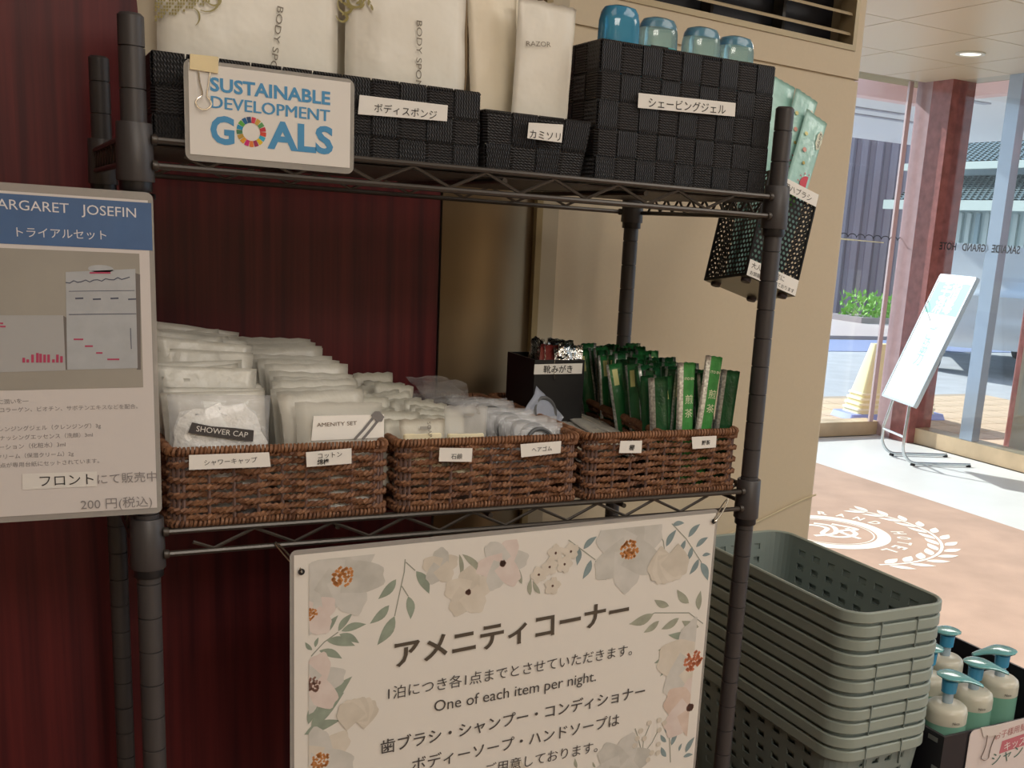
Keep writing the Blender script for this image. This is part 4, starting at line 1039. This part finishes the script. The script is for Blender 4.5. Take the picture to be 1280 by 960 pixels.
stem([(515, 910), (520, 860), (545, 800)], *A5); stem([(515, 910), (500, 850), (490, 820)], *A5); stem([(515, 915), (550, 870), (575, 820)], *A5); stem([(615, 940), (612, 860), (600, 800)], *A5)
leaves([(612, 842, 598, 795), (618, 880, 642, 830), (600, 920, 582, 885), (668, 905, 700, 850), (660, 920, 694, 912), (645, 900, 655, 872), (600, 868, 580, 842)], l2, *A5)
leaves([(285, 960, 278, 925), (350, 958, 340, 938), (90, 310, 82, 258), (120, 350, 122, 290), (155, 345, 130, 300)], l3, *A5, .3)
leaves([(385, 905, 400, 872), (388, 912, 430, 865), (380, 918, 425, 900), (395, 900, 440, 845)], l1, 0, 0, 1, .3)
fl_ = [(550, 708, 22, 5, [pb, pg2], None, .3), (585, 740, 29, 5, [pb2, pb], brc, .3), (628, 704, 31, 6, [pg, pp_], brc, .1), (786, 688, 43, 6, [pg, pg2], orc, .5),
       (428, 720, 52, 6, [pg, pg2], orc, .9), (388, 768, 32, 5, [pp_, pg], orc, .4), (390, 856, 40, 6, [pg, pp_], brc, .2), (400, 950, 42, 6, [pb2, pg], orc, .7),
       (866, 826, 42, 5, [pb2, pg], rdc, .35), (862, 884, 33, 5, [ppk, pp_], brc, .1), (775, 958, 34, 6, [pg2, pg], None, .2), (640, 975, 22, 5, [pb], None, 0)]
for cx_, cy_, r_, n_, c_l, cc, ro in fl_: flower(cx_, cy_, r_, n_, c_l, cc, ro, cr=.10 if cc is brc and r_ < 35 else .24)
for cx_, cy_ in ((673, 718), (686.5, 708.5), (694, 691), (705, 705), (713, 689), (690, 732)): flower(cx_, cy_, 10, 5, [pb2], brc, cx_, cr=.12)
for cx_, cy_ in ((445, 888), (836, 704)): flower(cx_, cy_ - 12 if cy_ < 800 else cy_ + 14, 30, 5, [pb, pb2], None, (-2.3 if cy_ < 800 else .7), arc=1.9)
for a, b in ((540, 800), (575, 790), (575, 825), (510, 828), (497, 855), (522, 855), (487, 880), (572, 875), (548, 905), (570, 905), (535, 930), (593, 800)):
    c = fp_.px(620 + a * .354, 620 + b * .354); NP[0] += .000003
    MB().poly([fp_.pt(c[0] + .0032 * cos(q), c[1] + .0032 * sin(q), NP[0]) for q in [2 * pi * i / 12 for i in range(12)]]).build('berry', pb, po, world=True)
pk = M('poster_brown', (.085, .065, .045), .6); pk2 = M('poster_ink', (.07, .06, .055), .6)
text_px(fp_, 'アメニティコーナー', (493, 832), (785, 773), pk, po, bold=.022, n=.0014)
text_px(fp_, '1泊につき各1点までとさせていただきます。', (484.5, 873), (789, 817), pk2, po, n=.0014)
text_px(fp_, 'One of each item per night.', (542, 889), (744, 850.5), pk2, po, n=.0014)
text_px(fp_, '歯ブラシ・シャンプー・コンディショナー', (475, 941), (805, 869), pk2, po, bold=.008, n=.0014)
text_px(fp_, 'ボディーソープ・ハンドソープは', (514, 963), (773, 905), pk2, po, bold=.004, n=.0014)
text_px(fp_, 'ご用意しております。', (606, 968), (746, 938), pk2, po, n=.0014)
# hanging rings
ringm = M('ring_silver', (.62, .58, .50), .25, metal=1)
for (hx_, hy_), (rx_, ry_), lab in (((376, 714), (344, 678), 'silver ring clip tying the poster left corner to the shelf'), ((891, 651), (910, 624), 'silver ring clip tying the poster right corner to the shelf')):
    a = fp_.px(hx_, hy_); A = fp_.pt(*a, .003); B = at(rx_, ry_, 1, -.0105)
    hole = MB().poly([fp_.pt(a[0] + .003 * cos(q), a[1] + .003 * sin(q), .0021) for q in [2 * pi * i / 12 for i in range(12)]]).build('punched_hole', groove, po, world=True)
    d_ = (B - A); e_ = d_.cross(fp_.N).normalized() * .0016; pts = []
    for i in range(20):
        t = 2 * pi * i / 20; pts.append(A + d_ * (.5 - .5 * cos(t)) + e_ * sin(t) + fp_.N * (.0012 * sin(t)))
    rt_ = thing('ring_clip', lab, 'clip', tuple(A)); MB().tube(pts, .0009, 6, closed=True).build('loop', ringm, rt_, True, world=True)

# ------------------------------------------------------------------ laminated notice on the left post
fm2 = Frame((0, -.0165, 1.3), (1, 0, 0), (0, 0, 1))
ms = thing('laminated_notice', 'laminated trial set notice with a blue heading hung on the left post', 'notice', (-.10, -.0165, 1.3))
a = fm2.px(191, 241); b = fm2.px(204, 641); U1, V1, V0 = a[0], a[1], b[1]; U0 = U1 - .168
fm2.slab(rounded(U0, U1, V0, V1, .005), -.0004, 0, 'laminate', lam, ms)
q = fm2.px(189, 255); q2 = fm2.px(198, 635)
fm2.slab([(U0 + .004, q2[1] + .0005), (q2[0] - .001, q2[1] + .0005), (q2[0] - .001, V1 - .006), (U0 + .004, V1 - .006)], .0001, .0004, 'paper_sheet', M('notice_paper', (.66, .62, .60), .4), ms)
bt, bb2 = V1 - .0078, fm2.px(100, 309)[1]; ur = fm2.px(190, 290)[0]
blu = M('banner_blue', (.060, .135, .30), .35, noise=(30, .08))
MB().poly([fm2.pt(u, v, .0006) for u, v in ((U0 + .004, bb2), (ur, bb2), (ur, bt), (U0 + .004, bt))]).build('blue_banner', blu, ms, world=True)
wt = M('banner_text', (.72, .72, .74), .5)
text_px(fm2, 'MARGARET   JOSEFIN', (-19, 259.5), (170, 272), wt, ms, hpx=13, n=.0009)
text_px(fm2, 'トライアルセット', (21, 295), (133, 299), wt, ms, n=.0009)
fm2.quad([(-40, 489), (179, 484), (174, 317), (-40, 308)], .0006, 'photo_print', M('photo_grey', (.34, .32, .28), .4, noise=(14, .06)), ms)
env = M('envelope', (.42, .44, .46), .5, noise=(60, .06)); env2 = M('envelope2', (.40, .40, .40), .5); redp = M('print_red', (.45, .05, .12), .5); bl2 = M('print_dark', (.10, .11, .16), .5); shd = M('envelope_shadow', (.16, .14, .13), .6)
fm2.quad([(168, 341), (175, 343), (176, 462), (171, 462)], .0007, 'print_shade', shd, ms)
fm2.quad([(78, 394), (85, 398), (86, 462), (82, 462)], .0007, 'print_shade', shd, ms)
fm2.quad([(84, 462), (172, 460), (169, 336), (82, 340)], .0008, 'print_card', env, ms)
fm2.quad([(-40, 466), (82, 463), (79, 394), (-40, 394)], .0008, 'print_card', env2, ms)
MB().poly([fm2.pt(fm2.px(126, 336)[0] + .009 * cos(t), fm2.px(126, 336)[1] + .003 * sin(t), .0008) for t in [2 * pi * i / 16 for i in range(16)]]).build('print_card', env, ms, world=True)
mb = MB(); mb2 = MB()
for x_, h_ in ((28, 6), (33, 4), (39, 10), (45, 12), (49, 11), (54, 10), (59, 10), (65, 4), (70, 10), (75, 8)):
    p = [fm2.px(x_, 453), fm2.px(x_ + 3.4, 453), fm2.px(x_ + 3.4, 453 - h_), fm2.px(x_, 453 - h_)]; mb.add([fm2.pt(*a, .0010) for a in p], [(0, 1, 2, 3)])
for x_, y_, w_ in ((92, 424, 12), (106, 432.5, 10), (120, 441, 8), (134, 449, 15), (0, 408, 7), (0, 404, 4), (112, 341, 26)):
    p = [fm2.px(x_, y_ + 1), fm2.px(x_ + w_, y_ + 1), fm2.px(x_ + w_, y_ - 1), fm2.px(x_, y_ - 1)]; mb.add([fm2.pt(*a, .0010) for a in p], [(0, 1, 2, 3)])
tag(mb.build('red_print', redp, ms, world=True), kind='stuff')
ribbon(mb2, fm2, [fm2.px(82 + i * 5, 353 - i * .35 + 1.5 * sin(i * 2.3)) for i in range(17)], .0008, .0010); ribbon(mb2, fm2, [fm2.px(86, 364), fm2.px(168, 363)], .0004, .0010); ribbon(mb2, fm2, [fm2.px(86, 393), fm2.px(170, 392)], .0006, .0010); ribbon(mb2, fm2, [fm2.px(163, 410), fm2.px(164, 436)], .0006, .0010)
for i in range(4): ribbon(mb2, fm2, [fm2.px(94 + 22 * i, 373 + (i % 2)), fm2.px(104 + 22 * i, 372.6 + (i % 2))], .0012, .0010)
tag(mb2.build('dark_print', bl2, ms, world=True), kind='stuff')
gi = M('notice_ink', (.24, .22, .22), .6)
for s_, q0, q1 in (('に潤いを―', (-2, 505), (36, 503)), ('コラーゲン、ビオチン、サボテンエキスなどを配合。', (0, 515), (172, 510)), ('レンジングジェル（クレンジング）3g', (-1, 539), (126, 534)), ('ナッシングエッセンス（洗顔）3ml', (0, 550), (116, 545.5)), ('ローション（化粧水）3ml', (-9, 562), (82, 557.5)), ('クリーム（保湿クリーム）2g', (-4, 573.5), (92, 569)), ('4点が専用台紙にセットされています。', (-4, 584.5), (124, 578))):
    text_px(fm2, s_, q0, q1, gi, ms, n=.0007)
fm2.quad([(28, 612), (121, 607.5), (121, 589), (28, 592)], .0008, 'pasted_strip', M('strip_white', (.74, .72, .68), .5), ms)
text_px(fm2, 'フロント', (50, 607), (117, 604), ink, ms, n=.0011); text_px(fm2, 'にて販売中', (122, 604), (196, 600), gi, ms, n=.0011); text_px(fm2, '200 円(税込)', (101, 636), (190, 631.5), gi, ms, n=.0011)
MB().tube([Vector((-.012, -.012, 1.454)), Vector((-.0135, 0, 1.457)), Vector((0, .013, 1.458)), Vector((.0135, 0, 1.457)), Vector((.012, -.012, 1.454))], .0009, 6).build('hanging_wire', black_pl, ms, world=True)

# ------------------------------------------------------------------ goals card clipped to the left basket
fg = Frame((0, -.0118, 1.55), (1, 0, 0), (0, 0, 1))
gs = thing('goals_card', 'laminated white card with blue lettering and a coloured wheel clipped to the left basket', 'card', (.105, -.0118, 1.55))
a = fg.px(229, 72); b = fg.px(442, 218)
fg.slab(rounded(a[0], b[0], b[1], a[1], .006), -.0008, 0, 'laminate', lam, gs)
a2, b2 = fg.px(235, 76), fg.px(437, 210); fg.slab([(a2[0], b2[1]), (b2[0], b2[1]), (b2[0], a2[1] - .001), (a2[0], a2[1] - .001)], .0001, .0005, 'paper_sheet', paper, gs)
gb = M('goals_blue', (.07, .30, .56), .6)
text_px(fg, 'SUSTAINABLE', (262.5, 113), (412.5, 131), gb, gs, hpx=17, bold=.03, n=.0008)
for _k in range(3): text_px(fg, 'DEVELOPMENT', (263.3 + .45 * _k, 134.5), (411.3 + .45 * _k, 152), gb, gs, hpx=15.5, n=.0008 + .00003 * _k)
text_px(fg, 'G', (263, 177.5), (293, 180.5), gb, gs, hpx=34, bold=.035, n=.0008); text_px(fg, 'ALS', (334, 184), (416, 192), gb, gs, hpx=34, bold=.035, n=.0008)
cw = fg.px(314, 165); rw1 = abs(fg.px(332.5, 167)[0] - cw[0]); wc = [(.65, .04, .08), (.6, .35, .06), (.10, .32, .10), (.55, .03, .05), (.65, .06, .03), (.03, .42, .62), (.75, .52, .01), (.35, .02, .09), (.75, .20, .03), (.60, .01, .17), (.75, .33, .02), (.50, .30, .04), (.06, .20, .09), (.01, .28, .50), (.10, .40, .05), (.01, .13, .32), (.02, .06, .16)]
for i in range(17):
    mb = MB(); a0 = pi / 2 - 2 * pi * (i + .06) / 17; a1 = pi / 2 - 2 * pi * (i + .94) / 17
    ribbon(mb, fg, [(cw[0] + rw1 * .80 * cos(a0 + (a1 - a0) * j / 3), cw[1] + rw1 * .80 * sin(a0 + (a1 - a0) * j / 3)) for j in range(4)], rw1 * .40, .0008)
    mb.build('wheel_segment', M('wheel_%s' % 'abcdefghijklmnopq'[i], wc[i], .6), gs, world=True)
def binder_clip(label, fr, q, wide, loopq, parent_n=.001, mat=None, lm=None):
    p = [fr.px(*k) for k in q]; c = thing('binder_clip', label, 'clip', tuple(fr.pt(*p[0], .002)))
    P3 = [fr.pt(*k, .0012) for k in p]; mb = MB()
    mb.prism(P3, fr.N * .0010); top = (P3[1] - P3[0]); mb.prism([P3[0], P3[1], P3[1] - fr.N * .012 + fr.V * .0005, P3[0] - fr.N * .012 + fr.V * .0005], fr.V * .0010)
    mb.build('clip_body', mat, c, world=True)
    L = [fr.pt(*fr.px(*k), .0032) for k in loopq]
    sm = []
    for i in range(len(L) - 1):
        p0, p1, p2, p3 = L[max(i - 1, 0)], L[i], L[i + 1], L[min(i + 2, len(L) - 1)]
        for t in (0, .25, .5, .75): sm.append(.5 * ((2 * p1) + (p2 - p0) * t + (2 * p0 - 5 * p1 + 4 * p2 - p3) * t * t + (3 * p1 - p0 - 3 * p2 + p3) * t ** 3))
    sm.append(L[-1]); MB().tube(sm, .0007, 6).build('wire_handle', lm or chrome, c, True, world=True)
    return c
binder_clip('gold coloured binder clip on the top left of the goals card', fg, [(236.5, 86.5), (272, 92), (272.5, 71.5), (237, 67.5)], 0,
            [(247, 89), (249, 104), (252, 118), (246, 124), (244, 130), (249, 136), (257, 137), (263, 132), (262, 126), (258, 120), (260, 105), (261.5, 91)], mat=M('clip_gold', (.50, .42, .26), .35, metal=.6))

# ------------------------------------------------------------------ perforated toothbrush bin hooked on the right of the rack
bo_ = Vector((.6686, .1081, 1.4138)); ax = Vector((.958, 0, -.287)); ay = Vector((-.045, .988, -.149)); az = Vector((.283, .156, .946))
TB = Matrix(((ax.x, ay.x, az.x, bo_.x), (ax.y, ay.y, az.y, bo_.y), (ax.z, ay.z, az.z, bo_.z), (0, 0, 0, 1)))
loc_, rot_, _s = TB.decompose()
tb = thing('perforated_bin', 'black perforated metal bin of toothbrushes hung tilted beside the right post', 'bin', tuple(loc_), rot=tuple(rot_.to_euler()))
tw, td, thh = .0784, .0785, .1282
bk = M('bin_black', (.012, .012, .013), .3, metal=.4)
def perf(w, h, p=.0058, r=.0020):
    mb = MB(); nx = int(w / p); nz = int(h / p); px_, pz = w / nx, h / nz
    for j in range(nz):
        for i in range(nx):
            if j % 2 and i == nx - 1: mb.add([(px_ * (i + .5), 0, pz * j), (w, 0, pz * j), (w, 0, pz * (j + 1)), (px_ * (i + .5), 0, pz * (j + 1))], [(0, 1, 2, 3)]); continue
            if j % 2 and i == 0: mb.add([(0, 0, pz * j), (px_ * .5, 0, pz * j), (px_ * .5, 0, pz * (j + 1)), (0, 0, pz * (j + 1))], [(0, 1, 2, 3)])
            cx_ = px_ * (i + .5 + (.5 if j % 2 else 0)); cz_ = pz * (j + .5); hx_, hz_ = px_ / 2, pz / 2
            o_ = [(hx_, 0), (hx_, hz_), (0, hz_), (-hx_, hz_), (-hx_, 0), (-hx_, -hz_), (0, -hz_), (hx_, -hz_)]
            vs = [(cx_ + a, 0, cz_ + b) for a, b in o_] + [(cx_ + r * cos(pi / 4 * k), 0, cz_ + r * sin(pi / 4 * k)) for k in range(8)]
            mb.add(vs, [(k, (k + 1) % 8, 8 + (k + 1) % 8, 8 + k) for k in range(8)])
    return mb
pf = perf(tw, thh).build('perforated_panel', bk, tb)
inst(pf, (0, td, 0), parent=tb); inst(pf, (0, 0, 0), (0, 0, pi / 2), parent=tb); inst(pf, (tw, 0, 0), (0, 0, pi / 2), parent=tb)
MB().box((0, 0, -.0005), (tw, td, .0008)).build('bottom_panel', M('bin_bottom', (.17, .16, .12), .3, metal=.5), tb)
for a, b in ((0, 0), (tw, 0), (0, td), (tw, td)):
    MB().box((a - .0012, b - .0012, 0), (a + .0012, b + .0012, thh)).build('edge_strip', bk, tb)
    MB().lathe([(.0001, -.0045), (.0055, -.0045), (.0062, -.003), (.0062, -.0005)], 16, Matrix.Translation((a + (.010 if a == 0 else -.010), b + (.010 if b == 0 else -.010), 0))).build('rubber_foot', M('foot_brown', (.045, .03, .03), .6), tb, True)
for c, e in (((0, -.0012, 0), (tw, .0006, .003)), ((0, -.0012, thh - .003), (tw, .0006, thh)), ((0, td, thh - .003), (tw, td + .001, thh)), ((-.001, 0, thh - .003), (.0008, td, thh)), ((tw - .0008, 0, thh - .003), (tw + .001, td, thh)), ((-.001, 0, 0), (.0008, td, .003))):
    MB().box(c, e).build('rim_strip', bk, tb)
MB().box((-.034, .020, .100), (-.001, .030, .1035)).box((-.037, .020, .086), (-.034, .030, .1035)).build('hook', bk, tb)
ftb = Frame(TB @ Vector((0, -.0022, 0)), ax, az)
def tsl(u0, u1, v0, v1): return ftb.slab([(u0, v0), (u1, v0), (u1, v1), (u0, v1)], 0, .0003, 'label_sticker', label_m, tb)
s1 = tsl(.004, tw, thh - .0155, thh); text_uv(ftb, '用ハブラシ', (.024, thh - .0125), (tw - .010, thh - .0125), ink, s1, n=.0006)
s2 = tsl(0, tw, 0, .0195); text_uv(ftb, '大人用は客室に', (.004, .0108), (.056, .0108), ink, s2, n=.0006); text_uv(ftb, 'お部屋にご用意しております', (.004, .0025), (tw - .004, .0025), ink, s2, n=.0006)
mint = M('mint_film', (.40, .68, .63), .22, noise=(40, .10), bump=(60, .4, .003)); rb_ = M('print_crimson', (.62, .05, .08), .5); gb_ = M('print_green', (.12, .42, .05), .5); sp_ = M('bubble_cream', (.72, .74, .60), .5); pk_ = M('print_pink', (.72, .36, .30), .5)
for k, (u, y, h, ry, lab) in enumerate(((.044, .013, .228, .11, 'mint toothbrush packet leaning out at right in the perforated bin'), (.036, .021, .250, .07, 'largest mint toothbrush packet facing front in the perforated bin'), (.026, .032, .256, -.01, 'mint toothbrush packet whose tip rises above the others'), (.021, .042, .232, -.05, 'mint toothbrush packet partly hidden behind the right post'))):
    m_ = TB @ Matrix.Translation((u, y, .004)) @ Matrix.Rotation(ry, 4, 'Y') @ Matrix.Rotation(-.05, 4, 'X')
    l_, r_, _ = m_.decompose(); t = thing('toothbrush_packet', lab, 'packet', tuple(l_), rot=tuple(r_.to_euler()))
    put(packet('pouch', .037, h, .006, [mint], 300 + k, wr=.0015, zig=.0008), t)
    f6 = pframe(t, .037, h, .006); f6.hf = (lambda u, v, g=hfun(.037, h, .006): g(u, v) + .0009)
    def disc(u, v, r, a0, a1, n_, mat, nn=.0004): MB().poly([f6.pt(u + r * cos(a0 + (a1 - a0) * i / n_), v + r * sin(a0 + (a1 - a0) * i / n_), nn) for i in range(n_ + 1)]).build('print_shape', mat, t, world=True)
    if k < 2:
        disc(.012, h - .090, .0115, pi / 2, 3 * pi / 2, 12, rb_); disc(-.006, h - .118, .0100, 0, 2 * pi * .95, 16, gb_, .0006)
        for i in range(7):
            a = pi / 2 + pi * i / 6; mb = MB(); ribbon(mb, f6, [(.012 + .0135 * cos(a), h - .090 + .0135 * sin(a)), (.012 + .016 * cos(a), h - .090 + .016 * sin(a))], .0012, .0004); mb.build('print_shape', rb_, t, world=True)
        MB().poly([f6.pt(.012 + .0052 * cos(a) * (1 + .08 * cos(7 * a)), h - .028 + .0125 * sin(a) * (1 + .05 * cos(7 * a)), .0004) for a in [2 * pi * i / 40 for i in range(40)]]).build('print_shape', sp_, t, world=True)
        text_uv(f6, 'はみがき', (.0145, h - .037), (.0145, h - .018), ink, t, height=.004, n=.0008)
        disc(-.006, h - .050, .0030, 0, 6, 9, pk_); disc(-.002, h - .066, .0022, 0, 6, 9, M('print_gold', (.45, .36, .10), .5)); disc(-.010, h - .030, .0026, 0, 6, 9, M('print_yellow', (.72, .68, .30), .5))

# ------------------------------------------------------------------ table, nested baskets, pump bottles at the right
tbl = thing('display_table', 'dark low table under the plastic baskets and the pump bottle box', 'table', (1.0, .1, 0))
tm_ = M('table_dark', (.05, .035, .03), .5)
MB().bbox((.655, -.16, .640), (1.36, .40, .664), .01).build('tabletop', tm_, tbl, world=True)
for a in (.68, 1.31):
    for b in (-.13, .35): MB().box((a, b, .0122 if a > 1 else .0102), (a + .03, b + .03, .64)).build('leg', tm_, tbl, world=True)
gp = M('basket_green', (.225, .275, .26), .42, bump=(500, .1, .0003)); gpr = M('basket_rim', (.30, .35, .31), .38)
X0, X1, Y0, Y1, ZT, PIT = .752, .910, -.052, .288, 1.0375, .0178
bcx, bcy = (X0 + X1) / 2, (Y0 + Y1) / 2; hw_, hl_ = (X1 - X0) / 2, (Y1 - Y0) / 2; BHt = .1935
def body_mesh():
    # outline samples at the rim with a marker telling whether the span may hold windows
    def side(n, L, r): # spans along a straight side
        out = []; m = (L - 2 * r); w = m / (2 * n + 1)
        for i in range(2 * n + 1): out.append((r + w * i - L / 2, i % 2 == 1))
        return out
    r = .030; S_ = []
    for sd, (L, n) in enumerate(((2 * hw_, 4), (2 * hl_, 8), (2 * hw_, 4), (2 * hl_, 8))):
        for s_, hole in side(n, L, r):
            p = {0: (s_, -hl_), 1: (hw_, s_), 2: (-s_, hl_), 3: (-hw_, -s_)}[sd]; S_.append((p, hole))
        cxy = {0: (hw_ - r, -hl_ + r, -pi / 2), 1: (hw_ - r, hl_ - r, 0), 2: (-hw_ + r, hl_ - r, pi / 2), 3: (-hw_ + r, -hl_ + r, pi)}[sd]
        for i in range(6):
            a = cxy[2] + pi / 2 * i / 6; S_.append(((cxy[0] + r * cos(a), cxy[1] + r * sin(a)), False))
    zs = [0, -.016]; z = -.016
    hr = []
    for i in range(7): zs += [z - .009, z - .020]; hr.append(len(zs) - 3); z -= .020
    zs.append(-BHt)
    bm = bmesh.new(); G_ = []
    for z in zs:
        k = 1 - .13 * (-z) / BHt; G_.append([bm.verts.new((p[0] * (1 - (.018 * (-z) / BHt) / hw_) * .975, p[1] * (1 - (.018 * (-z) / BHt) / hl_) * .985, z)) for p, _ in S_])
    n = len(S_)
    for j in range(len(zs) - 1):
        for i in range(n):
            if S_[i][1] and j in hr: continue
            bm.faces.new((G_[j][i], G_[j][(i + 1) % n], G_[j + 1][(i + 1) % n], G_[j + 1][i]))
    bm.faces.new(G_[-1])
    bmesh.ops.recalc_face_normals(bm, faces=bm.faces); bmesh.ops.solidify(bm, geom=bm.faces[:], thickness=.0018)
    me = bpy.data.meshes.new('body'); bm.to_mesh(me); bm.free(); me.materials.append(gp); return me
bme = body_mesh()
def ring_loft(prof, r=.032):
    mb = MB(); R3 = []
    for off_, z in prof:
        R3.append([Vector((p.x + nv.x * off_, p.y + nv.y * off_, z)) for p, nv in rrect(-hw_, hw_, -hl_, hl_, r, 8)])
    mb.loft(R3 + [R3[0]], False); return mb
rme = ring_loft([(-.0045, .0002), (-.003, .0016), (-.0005, .0018), (.0012, .0004), (.0016, -.0108), (.0004, -.0112), (-.0002, -.0010), (-.0040, -.0006)]).mesh('rim', gpr, True)
rib = MB().box((-.0006, -.003, -.016), (.0006, .0006, 0)).mesh('rib', gp)
ordw = ['topmost', 'second', 'third', 'fourth', 'fifth', 'sixth', 'seventh', 'eighth', 'ninth', 'tenth']
for k in range(11):
    z = ZT - .0018 - k * PIT
    lab = 'grey-green plastic basket, topmost of the nested stack, open and empty' if k == 0 else ('bottom grey-green plastic basket of the nested stack with its slotted sides showing' if k == 10 else '%s grey-green plastic basket down in the nested stack beside the rack' % ordw[k])
    t = thing('plastic_basket', lab, 'basket', (bcx + .0006 * (k % 3 - 1), bcy + .0008 * ((k * 7) % 3 - 1), z), 'nested plastic baskets')
    put(bme, t); put(rme, t)
    if k < 11:
        for sx_, sy_ in ((-hw_ + .045, -hl_), (hw_ - .055, -hl_)): put(rib, t, (sx_, sy_ + .0012, -.0118 - .0005))
# black box with pump bottles
pb_ = thing('black_crate', 'black box with a raised back holding the teal pump bottles', 'box', (1.07, .09, .665))
XA, XB, YA, YB_ = .920, 1.216, -.062, .235; zt2 = .857; bxp = M('crate_black', (.018, .018, .024), .4)
MB().box((XA, YA, .665), (XB, YA + .004, zt2)).build('front_panel', bxp, pb_, world=True); MB().box((XA, YA + .004, .665), (XA + .004, YB_ - .004, zt2)).build('side_panel', bxp, pb_, world=True)
MB().box((XB - .004, YA + .004, .665), (XB, YB_ - .004, zt2)).build('side_panel', bxp, pb_, world=True); MB().box((XA, YB_ - .004, .665), (XB, YB_, zt2)).build('back_panel', bxp, pb_, world=True)
MB().box((XA, YA, .6645), (XB, YB_, .667)).build('bottom_panel', bxp, pb_, world=True)
MB().box((XA - .0008, YA + .010, zt2 - .012), (XA, YA + .026, zt2 - .006)).build('slot_clip', M('slot_metal', (.5, .52, .52), .3, metal=.8), pb_, world=True)
MB().box((XA - .0008, YA + .004, zt2 - .050), (XA, YA + .014, zt2 - .044)).build('slot_clip', MATS['slot_metal'], pb_, world=True)
jade = M('jade_liquid', (.28, .58, .44), .25, alpha=.95, trans=.15); cream = M('cream_plastic', (.62, .60, .50), .3); neckb = M('neck_blue', (.07, .38, .66), .25, trans=.2); nck = M('neck_pale', (.45, .58, .68), .3, trans=.2); teal2 = M('pump_teal', (.22, .60, .64), .15, trans=.25, coat=.6)
BT = None; br_ = .0275
def pump(label, X, Y, rz, dz=0, grp=None):
    global BT
    if BT is None:
        t = thing('pump_bottle', label, 'bottle', (0, 0, 0))
        MB().lathe([(.001, 0), (br_ * .96, 0), (br_, .004), (br_, .182), (br_ * .995, .188)], 28).build('body', jade, t, True)
        MB().lathe([(br_ * 1.004, .188), (br_ * 1.0, .2015), (br_ * .95, .207), (br_ * .80, .2105), (.011, .212), (.001, .2122)], 28).build('shoulder', cream, t, True)
        MB().lathe([(.0072, .2118), (.0072, .227)], 16).build('neck', nck, t, True)
        MB().lathe([(.0080, .226), (.0098, .2265), (.0106, .243), (.001, .2435)], 18).build('collar', neckb, t, True)
        mb = MB(); rings = []
        for i in range(11):     # head: flattened drop drawn out to a nozzle
            x_ = -.018 + .060 * i / 10; w_ = 1.08 * [.0045, .013, .0168, .0182, .0178, .0155, .0122, .0095, .0075, .0062, .0045][i]; zc = .2500 - .010 * max(0, (i - 4) / 6) ** 1.6; hh_ = [.0015, .004, .0052, .0056, .0055, .005, .0045, .004, .0036, .0033, .0024][i]
            rings.append([Vector((x_, w_ * cos(a), zc + hh_ * (sin(a) if sin(a) < 0 else .55 * sin(a)))) for a in [2 * pi * j / 16 for j in range(16)]])
        mb.loft(rings).build('pump_head', teal2, t, True)
        BT = t
    else: t = copy_tree(BT)
    t.location = (X, Y, .6675 + dz - .0); t.rotation_euler = (0, 0, rz); t['label'] = label
    if grp: t['group'] = grp
    return t
PG = 'pump bottles in the black box'
bts = []
for lab, X, Y, rz in (('nearest pump bottle, at the front left of the black box', .966, -.018, -.65), ('pump bottle second from left in the front row, spout towards the right', 1.036, .002, -.70), ('front row pump bottle cut by the right edge of the photo', 1.110, .022, 2.6),
                      ('pump bottle behind the nearest one, half hidden by the nested baskets', 1.014, .066, 1.9), ('farthest pump bottle at the back of the box, its head turned away', 1.092, .108, 2.2), ('pump bottle against the left side of the box, mostly hidden by baskets', .958, .046, 2.0)):
    bts.append(pump(lab, X, Y, rz, grp=PG))
for b_ in bts[:3]:
    p_ = Vector(b_.location); dr = Vector((CAM.x - p_.x, CAM.y - p_.y, 0)).normalized(); dr.rotate(Euler((0, 0, .55)))
    fb_ = Frame(p_ + dr * (br_ + .0006) + Vector((0, 0, .192)), Vector((-dr.y, dr.x, 0)), (0, 0, 1)); text_uv(fb_, 'Nico', (-.005, 0), (.005, 0), ink, b_, n=.0004)
# kids shampoo card clipped to the front of the box
fk = Frame((0, YA - .0012, .8), (1, 0, 0), (0, 0, 1))
ks = thing('shampoo_card', 'white card with a pink heading clipped to the front of the black box', 'card', (1.0, YA - .0012, .8))
u0 = fk.px(1212, 919)[0]; v1 = fk.px(1250, 905)[1]
fk.slab(rounded(u0, u0 + .20, v1 - .13, v1, .008), 0, .0008, 'card_sheet', M('card_pinkwhite', (.74, .66, .64), .4), ks)
fk.quad([(1248, 942), (1300, 924), (1302, 909), (1252, 926)], .0010, 'pink_band', M('band_pink', (.55, .16, .20), .5), ks)
text_px(fk, 'キッズ用', (1254, 938), (1290, 925), M('card_white_text', (.85, .8, .78), .5), ks, n=.0013)
text_px(fk, 'お子様用髪にも', (1243, 924), (1296, 906), M('card_red_ink', (.5, .2, .2), .5), ks, n=.0012)
text_px(fk, 'シャンプー', (1238, 956), (1303, 934), M('card_green_ink', (.06, .16, .13), .5), ks, n=.0013)
binder_clip('white binder clip on the card at the front of the black box', fk, [(1228, 921), (1247, 918), (1250, 905), (1225, 909)], 0,
            [(1232, 918), (1230, 930), (1226, 941), (1224, 946), (1228, 949), (1233, 946), (1234, 941), (1237, 930), (1242, 918)], mat=M('clip_white', (.72, .66, .62), .35), lm=M('clip_wire', (.30, .26, .24), .3, metal=.8))
